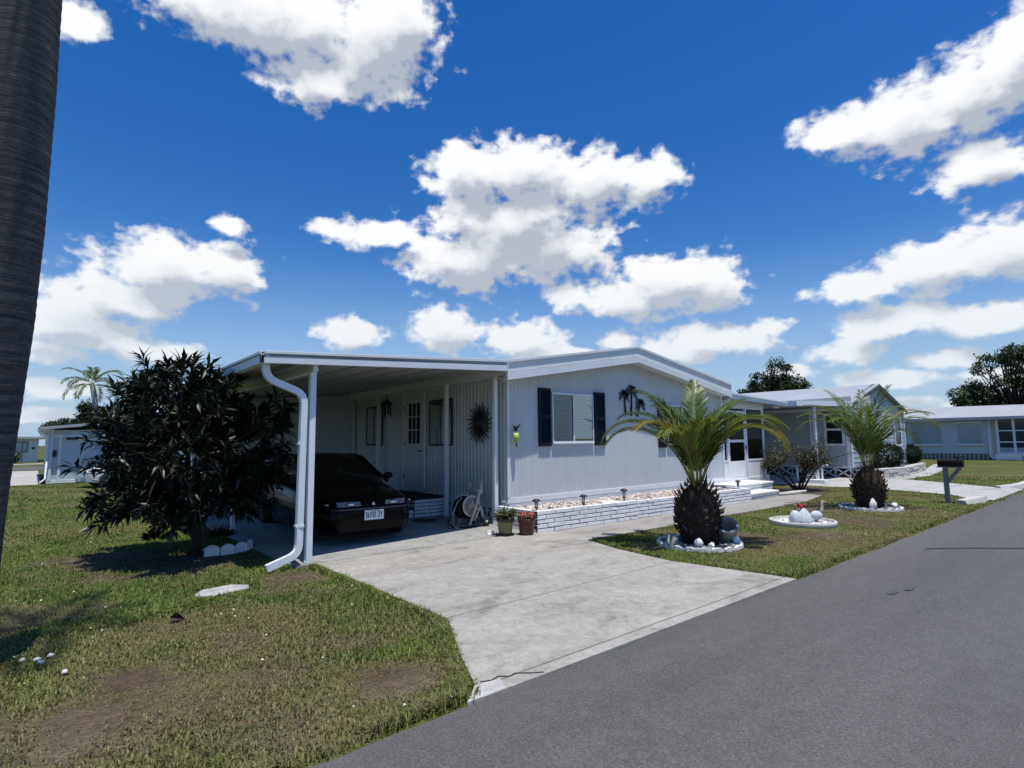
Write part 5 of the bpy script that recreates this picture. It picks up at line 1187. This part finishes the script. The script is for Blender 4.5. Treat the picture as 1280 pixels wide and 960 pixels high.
# overturned urn
ax = Vector((-.42, -.30, .78)).normalized()
tag(MB().lathe([(.0, -.17), (.07, -.165), (.10, -.14), (.155, .02), (.17, .13), (.185, .16), (.185, .19), (.150, .19), (.14, .12), (.12, .02), (.0, -.10)], (8.44, 4.76, .155), 22, axis=ax).build('stone_urn', M['greystone']),
    'mossy grey stone urn tipped over beside the near palm trunk', 'urn')
rock('rock', 'white pointed rock at the foot of the farther palm', (14.62, 4.62, .12), (.09, .08, .12), M['whiterock'], 15)
rock('shell', 'white shell on the right edge of the farther palm ring', (15.28, 4.40, .07), (.08, .06, .06), M['whiterock'], 17, 'shell')
rock('rock', 'grey stone on the gravel right of the farther palm', (15.40, 4.48, .08), (.09, .08, .08), M['greystone'], 18)
# round concrete ring with hen and goose figures
mb = MB().lathe([(.535, -.02), (.535, .070), (.54, .078), (.582, .078), (.588, .07), (.595, -.02)], (PR[0], PR[1], 0), 44, wob=lambda t, z: 1+.012*math.sin(3*t)+.008*math.sin(7*t))
tag(mb.build('planter_ring', mat('white_ring', (.52, .51, .48), .85, .15, 5, bmp=.4, dirt=((.22, .215, .20), 6, .85))), 'low round white concrete planter ring on the front lawn', 'planter')
stones('pebbles', 620, ringfx(PR, .0, .52, .010), .018, .035, M['tintstone'], cols=np.array([[.70, .69, .66], [.60, .59, .57], [.78, .77, .75]]))
spk = mat('speckled_white', (.56, .59, .62), .7, .22, 38, bmp=.5, bscale=30, dirt=((.14, .15, .17), 26, .8))
h = thing('hen_statue', 'plump white speckled hen figure with a red comb in the round planter', 'statue', (11.34, 4.82, .02), math.atan2(-.646, .763)+.0, local=True); h.scale = (.70, .70, .78)
wb = lambda t, z: 1+.04*math.sin(2*t+6*z)+.02*math.sin(5*t-9*z)
MB().lathe([(.0, -.03), (.19, -.03), (.225, .02), (.232, .09), (.215, .17), (.175, .25), (.12, .32), (.085, .36), (.06, .39), (.0, .40)], (.04, 0, -.02), 24, wob=wb).lathe([(.0, -.03), (.12, -.03), (.15, .04), (.155, .12), (.14, .20), (.10, .27), (.05, .31), (.0, .315)], (-.19, -.04, 0), 22, wob=wb).build('body', spk, h)
MB().blob((-.15, .0, .39), (.045, .045, .09), seed=3, amp=.04, n=14, k=9).tube([(-.17, 0, .44), (-.25, 0, .42)], [.022, .004], 6).build('head', mat('brown_head', (.22, .14, .09), .6), h)
mb = MB()
for k in range(22): mb.blob((rng.uniform(-.08, .11), rng.uniform(-.06, .06), .40+rng.uniform(-.03, .06)), (.028, .026, .024), seed=k, amp=.4, n=8, k=5)
mb.build('comb', mat('red_glaze', (.40, .02, .035), .35), h)
g = thing('goose_statue', 'small white and grey goose figure standing behind the white hen', 'statue', (11.66, 4.66, .02), math.atan2(-.646, .763), local=True); g.scale = (.82, .82, .82)
MB().blob((-.02, 0, .16), (.15, .10, .11), seed=5, amp=.04, n=18, k=11).build('body', spk, g)
MB().tube([(.06, 0, .20), (.13, 0, .30), (.135, 0, .42), (.15, 0, .485), (.20, 0, .475)], [.06, .034, .026, .032, .012], 10).tube([(.19, 0, .475), (.26, 0, .455)], [.014, .003], 6).build('neck', mat('grey_glaze', (.42, .40, .34), .6), g)
MB().tube([(-.02, .04, .08), (-.02, .04, .0)], .012, 6).tube([(-.02, -.04, .08), (-.02, -.04, .0)], .012, 6).build('legs', M['greystone'], g)

# ------------------------------------------------------------------ palms with pineapple trunks
def frond(parent, base, az, el0, length, bend, n=66, col=(.085, .12, .022), lw=.041, ll=.40, twist=0.0, stem=.14):
    """one arching feather leaf: rachis tube and two rows of leaflets set in a V"""
    d_h = Vector((math.cos(az), math.sin(az), 0)); p = Vector(base); N_ = 26; st = length/N_; pts = [p.copy()]; dirs = []
    el = el0
    for i in range(N_):
        t = i/N_; e2 = el - bend*(t**1.9); d = d_h*math.cos(e2)+Vector((0, 0, 1))*math.sin(e2); dirs.append(d); p = p+d*st; pts.append(p.copy())
    dirs.append(dirs[-1])
    mb = MB().tube(pts[::2]+[pts[-1]], [.014*(1-.85*i/(len(pts[::2]))) for i in range(len(pts[::2])+1)], 5)
    fr = mb.build('frond', M['rachis'], parent)
    P = []; D = []; Lg = []; Wd = []; C = []; UP = []
    for i in range(n):
        t = stem+(1-stem)*(i+.5)/n; f = t*N_; k = min(int(f), N_-1); q = pts[k].lerp(pts[k+1], f-k); d = dirs[k]
        sd = d.cross(Vector((0, 0, 1))).normalized(); nn = sd.cross(d).normalized()
        L_ = ll*(.35+.65*math.sin(math.pi*min(1, (t-stem)/(1-stem)*.80+.20)))*rng.uniform(.88, 1.1)
        for s_ in (-1, 1):
            fwd = .85+.75*t; v = sd*s_*math.cos(.45) + nn*math.sin(.45)*rng.uniform(.3, 1.2) + d*fwd*rng.uniform(.8, 1.2) + Vector((0, 0, -.16*t))
            P.append(q); D.append(v); Lg.append(L_); Wd.append(lw*(1-.35*t)); UP.append(nn)
            C.append(np.array(col)*rng.uniform(.75, 1.3))
    leaves('leaflets', np.array([tuple(a) for a in P]), np.array([tuple(a) for a in D]), np.array(Lg), np.array(Wd), M['palmleaf'], fr, np.array(C), fold=.22, droop=.26, up_=np.array([tuple(a) for a in UP]))
    return fr
def pineapple(parent, c, prof, rows, seed, k_=.88):
    prof = [(r*k_, z) for r, z in prof]
    """stubby trunk wrapped in cut leaf bases"""
    MB().lathe([(r*.86, z) for r, z in prof], (c[0], c[1], 0), 20).build('trunk', M['branch'], parent)
    P = []; D = []; Lg = []; Wd = []; C = []; zt = prof[-1][1]
    zs = [z for r, z in prof]; rs = [r for r, z in prof]
    for k in range(rows):
        z = .03+(zt-.02)*k/rows; r = np.interp(z, zs, rs)*.86; r *= .93; m = max(10, int(21*r/.44))
        for j in range(m):
            a = 2*math.pi*(j+.5*(k % 2))/m + rng.uniform(-.05, .05); t = z/zt
            P.append((c[0]+r*math.cos(a), c[1]+r*math.sin(a), z)); u = .15+1.5*t**2+rng.uniform(-.15, .3)
            D.append((math.cos(a), math.sin(a), u)); Lg.append(rng.uniform(.05, .12)*(1+1.0*t*t)); Wd.append(rng.uniform(.085, .125)*(1-.5*t))
            base = np.array([.055, .040, .032])*(1-t)+np.array([.13, .070, .035])*t
            if t > .62 and rng.random() < .5: base = np.array([.20, .105, .04])*rng.uniform(.7, 1.2)
            if t > .85 and rng.random() < .4: base = np.array([.17, .14, .045])
            if rng.random() < .07: base = np.array([.24, .19, .15])
            C.append(base*rng.uniform(.6, 1.4))
    leaves('leaf_stubs', np.array(P), np.array(D), np.array(Lg), np.array(Wd), M['stub'], parent, np.array(C), fold=-.3, droop=-.12)
PROF = [(.24, 0), (.32, .10), (.41, .26), (.445, .40), (.44, .54), (.385, .69), (.28, .82), (.17, .91), (.08, .97)]
YG = (.110, .140, .026); GR = (.070, .108, .022); YL = (.22, .185, .03); DG = (.045, .075, .02)
rv = math.atan2(-.646, .763)           # bearing of the view's right
t = thing('pineapple_palm', 'nearer young palm with a fat pineapple-like trunk in front of the gable wall', 'palm tree', (*P1, 0), group='young palms on the front lawn')
pineapple(t, P1, PROF, 19, 1)
# bearing offset from the view's right (degrees, counter-clockwise), start steepness, length, bend, colour
FR1 = [(178, 74, 2.15, 2.55, GR), (168, 70, 1.95, 2.35, YG), (150, 80, 1.95, 1.9, DG), (205, 80, 1.75, 2.1, YL), (228, 78, 1.6, 2.1, YG), (70, 88, 1.9, .75, GR), (22, 82, 1.85, 1.3, GR), (345, 77, 2.0, 2.2, YG), (356, 71, 2.05, 2.6, YL),
       (8, 73, 2.2, 2.4, GR), (330, 77, 1.75, 2.3, YG), (112, 84, 1.85, 1.5, DG), (300, 84, 1.6, 1.7, GR), (40, 79, 1.95, 1.9, DG), (265, 86, 1.45, 1.6, YG), (190, 84, 1.9, 1.2, GR)]
for a, e, L_, b_, c_ in FR1: L_ *= .98; e -= 2; frond(t, (P1[0]+.06*math.cos(rv+R_(a)), P1[1]+.06*math.sin(rv+R_(a)), .90), rv+R_(a), R_(e), L_, b_, col=c_)
t = thing('pineapple_palm', 'farther young palm with a fat pineapple-like trunk between the round planter and mailbox', 'palm tree', (*P2, 0), group='young palms on the front lawn')
pineapple(t, P2, PROF, 17, 2)
FR2 = [(176, 76, 2.25, 2.3, DG), (165, 80, 2.2, 1.9, GR), (188, 82, 2.1, 1.5, GR), (120, 86, 2.2, .9, GR), (208, 80, 1.95, 1.9, GR), (240, 84, 1.9, 1.4, YG), (280, 87, 2.1, .8, GR), (20, 80, 2.25, 1.6, GR), (2, 78, 2.35, 1.95, YL), (350, 75, 2.3, 2.25, YG),
       (335, 80, 2.1, 1.8, GR), (60, 86, 2.2, .9, DG), (95, 85, 2.1, 1.1, DG), (145, 82, 2.2, 1.5, DG), (10, 70, 2.0, 2.5, GR)]
for a, e, L_, b_, c_ in FR2: L_ *= .98; e -= 2; frond(t, (P2[0]+.06*math.cos(rv+R_(a)), P2[1]+.06*math.sin(rv+R_(a)), .90), rv+R_(a), R_(e), L_, b_, col=c_, n=38)

# tall ringed palm at the left edge, its crown above the view
t = thing('tall_palm', 'tall grey palm trunk with fine rings at the left edge of the lawn', 'palm tree', (-.24, 5.86, 0))
mb = MB(); prof = [(0, .16), (.25, .135), (.8, .135), (1.4, .150), (2.0, .178), (2.6, .200), (3.2, .210), (3.8, .209), (4.4, .200), (5.0, .186), (6, .165), (7, .15), (8.2, .13)]
zs = np.array([p[0] for p in prof]); rs = np.array([p[1] for p in prof]); vs = []; n = 26; Z = np.arange(0, 8.2, .022)
for k, z in enumerate(Z):
    ph = (z*11) % 1; r = np.interp(z, zs, rs)*(1+.022*(ph if ph < .8 else .8-(ph-.8)*4)); cx = -.28+.014*z; cy = 5.86-.127*z
    for j in range(n):
        a = 2*math.pi*j/n; q = 1+.008*math.sin(5*a+z*3)+.006*math.sin(9*a-z*7)
        vs.append((cx+r*q*math.cos(a), cy+r*q*math.sin(a), z+.012*math.sin(3*a+z)))
mb.add(vs, [(i*n+j, i*n+(j+1) % n, (i+1)*n+(j+1) % n, (i+1)*n+j) for i in range(len(Z)-1) for j in range(n)], 0, True)
mt, nt, b, L = newmat('palm_bark'); b.inputs['Roughness'].default_value = .95; b.inputs['Specular IOR Level'].default_value = .15
c1 = ramp(nt, nz(nt, 4, 6, .7, stretch=(.35, .35, 12)), [(.3, (.040, .040, .044)), (.5, (.085, .083, .085)), (.7, (.15, .145, .14))])
c2 = ramp(nt, nz(nt, 30, 5, .7), [(.3, (.7, .7, .7)), (.7, (1.2, 1.2, 1.2))]); L(mixc(nt, c1, c2, 1.0, 'MULTIPLY'), b.inputs['Base Color'])
bump(nt, b, nz(nt, 9, 6, .7, stretch=(1, 1, 8)), .5, .02)
mb.build('trunk', mt, t)
top = (-.24+.014*8.2, 5.86-.127*8.2, 8.15)
for k in range(7): frond(t, top, 2*math.pi*k/7+.2, R_(76-14*(k % 3)/2), 1.8, .9+.3*(k % 2), n=34, col=DG, ll=.5, lw=.04)
WHT = np.array([[.70, .69, .66], [.6, .58, .54]])
for (x, y, lab) in ((.03, 5.86, 'white pebble nearest the foot of the tall palm'), (.12, 5.80, 'largest white pebble by the tall palm'), (.20, 5.84, 'white pebble right of the largest pebble by the tall palm'), (.14, 5.70, 'white pebble in front of the largest pebble by the tall palm'), (.27, 5.36, 'lone white pebble on the bare ground before the tall palm')):
    tag(MB().blob((x, y, .014), (rng.uniform(.018, .03), rng.uniform(.016, .025), .016), seed=int(x*99), amp=.25).build('pebble', M['whiterock']), lab, 'pebble', 'white pebbles by the tall palm')
tag(MB().ext([(1.44, 7.02, -.02), (1.62, 6.93, -.02), (1.98, 7.03, -.02), (2.02, 7.16, -.02), (1.86, 7.32, -.02), (1.56, 7.28, -.02), (1.45, 7.14, -.02)], (0, 0, .028)).build('stepping_stone', CONC4, bev=.01), 'pale concrete stepping stone set in the left lawn', 'stepping stone')
P = np.array([[1.20, 6.20, .015]]*9)+rng.normal(0, .035, (9, 3))*np.array([1, 1, .15]); o = leaves('dead_leaf', P[:2], rng.normal(0, 1, (2, 3))*np.array([1, 1, .35]), .17, .10, leafmat('dry_brown_leaf', (.05, .025, .016), .7, .1, tint=False), None, None, fold=.5, droop=-.3)
tag(o, 'curled dark brown dead leaf lying on the left lawn', 'dead leaf')

# ------------------------------------------------------------------ trees and shrubs
def limb(mb, p, q, r0, r1, sag=.06, n=5):
    p = Vector(p); q = Vector(q); pts = []; o = Vector((rng.normal(0, sag), rng.normal(0, sag), rng.normal(0, sag)*.5))*(q-p).length
    for i in range(n+1): t_ = i/n; pts.append(p.lerp(q, t_)+o*math.sin(math.pi*t_))
    mb.tube(pts, [r0+(r1-r0)*i/n for i in range(n+1)], 6); return pts
# dark leafy tree by the carport: whorls of long leathery leaves at the branch ends
TX, TY = 1.93, 9.62
t = thing('dark_leafy_tree', 'low rounded tree of very dark long leathery leaves beside the carport', 'tree', (TX, TY, 0))
mb = MB(); mb.tube([(TX, TY, -.05), (TX+.02, TY, .22), (TX-.03, TY+.03, .5)], [.085, .07, .065], 9)
tips = []
for k in range(520):
    th = rng.uniform(0, 2*math.pi); cz = rng.uniform(-.85, 1.0); rr = math.sqrt(max(0, 1-cz*cz)); f = rng.uniform(.18, 1.0)**.5
    lump = 1+.10*math.sin(3*th+1.0)+.07*math.sin(5*th+4*cz)
    rr = rr**.62; x = TX-.10+1.40*rr*f*lump*math.cos(th); y = TY+.02+1.36*rr*f*lump*math.sin(th); z = 1.50+1.36*math.copysign(abs(cz)**.8, cz)*f*(.97+.08*math.sin(2*th))
    if x > 2.0 and z > 2.42:
        if rng.random() < .6: x = 2.0-.5*rng.random(); y -= .25
        else: z = 2.42-.4*rng.random()
    if z < .20: z = .20+.2*rng.random()
    tips.append((x, y, z))
for k in range(46):
    c0 = ((1.12, 9.98, 2.50), (1.45, 9.7, 2.68), (1.98, 8.95, 2.62))[k % 3]; tips.append((c0[0]+rng.normal(0, .16), c0[1]+rng.normal(0, .16), c0[2]+rng.normal(0, .11)))
forks = [(TX+rng.normal(0, .35), TY+rng.normal(0, .35), rng.uniform(.8, 1.7)) for _ in range(9)]
for f in forks: limb(mb, (TX-.03, TY+.03, .45), f, .05, .03)
for q in tips:
    f = min(forks, key=lambda a: (a[0]-q[0])**2+(a[1]-q[1])**2+(a[2]-q[2])**2*1.2); limb(mb, f, q, .013, .005, .08, 3)
mb.build('trunk', M['branch'], t)
P = []; D = []; Lg = []; C = []
for (x, y, z) in tips:
    out = np.array([x-TX, y-TY, (z-1.3)*.8+.25]); out /= np.linalg.norm(out)+1e-6; m = rng.integers(17, 27)
    for j in range(m):
        v = rng.normal(0, 1, 3); v /= np.linalg.norm(v); d = v*.95+out*.75+np.array([0, 0, .15]); back = rng.uniform(0, .20)
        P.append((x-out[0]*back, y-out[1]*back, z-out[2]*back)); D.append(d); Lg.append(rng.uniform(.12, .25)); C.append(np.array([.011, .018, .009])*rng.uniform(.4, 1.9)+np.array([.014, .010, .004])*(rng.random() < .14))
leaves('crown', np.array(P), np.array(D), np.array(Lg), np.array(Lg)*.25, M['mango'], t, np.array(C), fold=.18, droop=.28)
# scalloped white edging around it and red flowers
mb = MB(); pts = [(2.02, 9.45), (2.22, 9.38), (2.42, 9.38), (2.60, 9.46), (2.72, 9.62)]
def scallop_line(mb, pts, h, th):
    for (a, b_) in zip(pts[:-1], pts[1:]):
        A = Vector((*a, 0)); B_ = Vector((*b_, 0)); d = B_-A; n_ = Vector((d.y, -d.x, 0)).normalized()*th; m = 8; vs = []
        for i in range(m):
            u = i/(m-1); hh = h*(.70+.30*math.sin(math.pi*u)); q = A+d*(.02+.96*u)
            for o, z in ((0, -.01), (0, hh), (1, hh), (1, -.01)): vs.append(q+n_*o+Vector((0, 0, z)))
        mb.add(vs, [(4*i+j, 4*i+(j+1) % 4, 4*i+4+(j+1) % 4, 4*i+4+j) for i in range(m-1) for j in range(4)] + [(0, 1, 2, 3), (4*m-1, 4*m-2, 4*m-3, 4*m-4)])
scallop_line(mb, pts, .15, .03); tag(mb.build('garden_edging', M['whiterock']), 'short white scalloped edging at the foot of the dark leafy tree', 'edging')
for (x, y, lab) in ((2.40, 10.1, 'red flowering plant just behind the white scalloped edging'), (1.55, 10.5, 'red flowering plant in the shade at the left of the dark tree trunk')):
    t = thing('flowering_plant', lab, 'plant', (x, y, 0)); pot_leaves(t, (x, y, .16), .22, 90, (.035, .05, .02), .16); pot_leaves(t, (x, y, .26), .2, 46, (.34, .03, .03), .07, 'flowers', 'red')

def clump_tree(name, lab, base, trunk_h, crown, nclump, nleaf, lsize, cols, group=None, r0=.2, cr=(.5, .9), seedz=0, mt='leafgreen', flat=.75, gapf=.5):
    """trunk with limbs carrying separate leaf clumps; crown = list of (x,y,z,rx,ry,rz) lobes"""
    t = thing(name, lab, 'tree', base, group=group); mb = MB(); bx, by, bz = base
    mb.tube([(bx, by, bz-.1), (bx+.03, by, bz+trunk_h*.5), (bx, by+.04, bz+trunk_h)], [r0, r0*.8, r0*.7], 9)
    P = []; D = []; C = []; Ls = []
    for k in range(nclump):
        lo = crown[rng.integers(len(crown))]
        v = rng.normal(0, 1, 3); v /= np.linalg.norm(v); f = rng.uniform(.35, 1.0)**.5
        c = np.array(lo[:3])+v*f*np.array(lo[3:]); rr = rng.uniform(*cr)
        limb(mb, (bx, by, bz+trunk_h*.9), tuple(c), r0*.28, .02, .08, 4)
        m = int(nleaf*rng.uniform(.6, 1.3)); q = rng.normal(0, 1, (m, 3)); q /= np.linalg.norm(q, axis=1)[:, None]; q *= (rng.random((m, 1))**.45)*rr*np.array([1, 1, flat])
        P.append(c+q); D.append(q/rr+rng.normal(0, .7, (m, 3))); cc = np.array(cols[rng.integers(len(cols))])*rng.uniform(.75, 1.25); C.append(cc*rng.uniform(.6, 1.45, (m, 1)))
        Ls.append(lsize*rng.uniform(.6, 1.3, m))
    mb.build('trunk', M['branch'], t)
    Ls = np.concatenate(Ls); leaves('crown', np.concatenate(P), np.concatenate(D), Ls, Ls*.5, M[mt], t, np.concatenate(C), fold=.15, droop=.15); return t
DK = [(.036, .060, .020), (.048, .074, .024), (.062, .088, .030), (.026, .044, .018)]
clump_tree('broadleaf_tree', 'dark green tree rising behind the flat white roofs between the houses', (38, 17.5, 0), 2.2, [(38, 17.3, 4.6, 1.2, 1.9, 1.5), (38, 17.1, 5.9, .7, .8, 1.0), (38, 18.2, 5.3, .6, .7, 1.0), (38, 16.2, 4.7, .8, 1.0, .9), (38, 19.2, 4.5, .6, .7, .7)], 120, 90, .20, DK, cr=(.22, .5))
clump_tree('broadleaf_tree', 'large spreading dark tree behind the blue house at the right edge', (70, 9.5, 0), 3.2, [(70, 10.6, 7.2, 2.2, 2.4, 2.4), (70, 12.9, 5.6, 1.6, 1.6, 1.4), (70, 8.2, 7.0, 2.2, 2.2, 2.4), (70, 6.0, 6.4, 2.2, 2.4, 2.4), (70, 11.2, 4.8, 2, 3, 1.0), (70, 9.5, 9.2, 1.2, 1.4, .9)], 210, 80, .27, DK, r0=.35, cr=(.3, .70))
clump_tree('cypress', 'slim dark evergreen beyond the white house at left', (2.5, 45, 0), 1.2, [(2.5, 45, 2.4, .7, .7, 1.2), (2.5, 45, 3.7, .38, .38, .7)], 60, 70, .18, [(.02, .035, .014), (.03, .045, .018)], cr=(.2, .4))
clump_tree('round_tree', 'small clipped round tree seen over the roof of the white house', (1.05, 60, 0), 2.2, [(1.05, 60, 2.9, .6, .6, .55)], 46, 90, .16, [(.035, .05, .016)], cr=(.2, .35))
clump_tree('round_tree', 'low dark tree between the white house roof and the slim evergreen', (2.3, 58, 0), 2.0, [(2.2, 58, 3.0, 1.0, 1.0, .7)], 40, 80, .2, DK, cr=(.3, .5))
# feather palm far behind
t = thing('coconut_palm', 'distant feather palm leaning over the white house roof at left', 'palm tree', (2.9, 40, 0))
MB().tube([(2.95, 40, 0), (2.85, 40, 2.5), (2.40, 40, 5.1)], [.2, .16, .13], 9).build('trunk', M['greywood'], t)
for k in range(13):
    a = 2*math.pi*k/13+.3; frond(t, (2.40, 40, 5.1), a, R_(55-30*(k % 3)), 1.75, 1.5, n=24, col=(.06, .085, .02), ll=.55, lw=.07)
clump_tree('shrub', 'low dark shrub before the distant white house', (-1.3, 70, 0), .3, [(-1.3, 70, .6, 1.0, .7, .5)], 30, 60, .16, DK, cr=(.25, .4))
# open, thin-leaved bush before the neighbour's carport
t = thing('crape_myrtle', 'thin open bush with many stems and small olive leaves right of the porch steps', 'shrub', (18.45, 7.85, 0)); mb = MB(); P = []; D = []; C = []
for k in range(9):
    a = rng.uniform(0, 6.28); p = (18.45+.10*math.cos(a), 7.85+.10*math.sin(a), -.03); q = (18.45+rng.normal(0, .34), 7.85+rng.normal(0, .34), rng.uniform(.7, 1.0)); limb(mb, p, q, .032, .02, .05)
    for j in range(9):
        e = (q[0]+rng.normal(0, .42), q[1]+rng.normal(0, .42), q[2]+rng.uniform(-.15, .75)); limb(mb, q, e, .012, .004, .08, 3); m = rng.integers(48, 84)
        u = rng.random((m, 1)); P.append(np.array(q)*(1-u)+np.array(e)*u+rng.normal(0, .085, (m, 3))); D.append(rng.normal(0, 1, (m, 3)))
        cb = np.array([(.075, .085, .030), (.11, .10, .035), (.13, .10, .075), (.05, .06, .025)][rng.integers(4)]); C.append(cb*rng.uniform(.6, 1.4, (m, 1)))
mb.build('stem', M['branch'], t); P = np.concatenate(P); leaves('crown', P, np.concatenate(D), .06*rng.uniform(.6, 1.4, len(P)), .032, M['leafgreen'], t, np.concatenate(C))
# clipped ball bushes on the stone wall
t = thing('stone_wall', 'low curved pale ledge-stone garden wall beside the neighbouring driveway', 'wall', (27, 7.6, 0))
mb = MB(); A = [(24.6, 8.02), (26.0, 7.88), (28.2, 7.66), (31.0, 7.95), (33.2, 8.22), (33.7, 8.6)]
for c_ in range(4):
    for (p, q) in zip(A[:-1], A[1:]):
        d = Vector((q[0]-p[0], q[1]-p[1], 0)); n_ = max(2, int(d.length/.42))
        for k in range(n_):
            u0, u1 = k/n_+.006, (k+1)/n_-.006; a = Vector((*p, 0))+d*u0; b_ = Vector((*p, 0))+d*u1; nn = Vector((d.y, -d.x, 0)).normalized()
            dz = rng.uniform(-.012, .012); o = rng.uniform(-.03, .03)
            mb.ext([a+nn*(.12+o)+Vector((0, 0, c_*.095)), b_+nn*(.12+o)+Vector((0, 0, c_*.095)), b_+nn*(.12+o)+Vector((0, 0, c_*.095+.088+dz)), a+nn*(.12+o)+Vector((0, 0, c_*.095+.088+dz))], -nn*.3)
mb.build('stone', M['stonewall'], t, bev=.012)
def ball(x, y, z, r, lab):
    t = thing('ball_bush', lab, 'bush', (x, y, 0), group='clipped ball bushes behind the stone wall'); MB().tube([(x, y, -.03), (x, y, z)], .05, 7).build('stem', M['branch'], t)
    n = 2600; v = rng.normal(0, 1, (n, 3)); v = unit(v); q = v*(rng.uniform(.55, 1.03, (n, 1))**.6)*r*(1+.05*np.sin(5*v[:, :1]*3))*np.array([1, 1, .88]); P = q+np.array([x, y, z])
    leaves('foliage', P, v+rng.normal(0, .55, (n, 3)), .10, .05, M['leafgreen'], t, np.array([.030, .046, .018])*rng.uniform(.5, 1.5, (n, 1)))
ball(28.3, 8.22, .86, .55, 'larger clipped ball bush behind the pale stone wall'); ball(32.95, 8.66, .80, .50, 'smaller clipped ball bush at the right end of the pair')
clump_tree('shrub', 'low dark shrub left of the ball bushes against the grey house', (26.9, 8.3, 0), .2, [(26.9, 8.28, .50, .35, .2, .3)], 16, 60, .10, [(.02, .026, .018)], cr=(.15, .25), r0=.04)
# white lattice and small things under the neighbour's carport
t = thing('lattice_steps', 'small white step unit with lattice sides beside the thin bush', 'steps', (22.3, 9.0, 0))
mb = MB()
for k in range(7):
    for s_ in (-1, 1):
        y = 8.62+k*.12; a = (22.0, y, .04); b_ = (22.0, y+s_*.36, .58)
        if 8.5 < b_[1] < 9.4: mb.bar(a, b_, .02, .035)
mb.box(21.97, 8.50, .012, 22.03, 8.55, .68).box(21.97, 9.38, .012, 22.03, 9.43, .68).box(21.97, 8.5, .64, 22.03, 9.43, .70).box(21.97, 8.5, .012, 22.03, 9.43, .06); mb.build('lattice', M['white'], t)
MB().box(22.04, 8.5, .60, 22.6, 9.43, .66).box(21.6, 8.3, .012, 22.0, 8.95, .14).build('tread', M['white'], t, bev=.01)
tag(MB().tube([(16.3, 7.50, .05), (17.0, 7.42, .06), (17.75, 7.38, .05)], [.05, .055, .045], 8).build('log_edging', M['palebark']), 'pale log edging on the grass below the thin bush', 'edging')
MB().ext([(17.5, 7.5, -.012), (19.6, 7.35, -.012), (19.9, 8.5, -.012), (18.3, 8.75, -.012)], (0, 0, .022)).build('soil_bed', M['soil'], kind='structure')
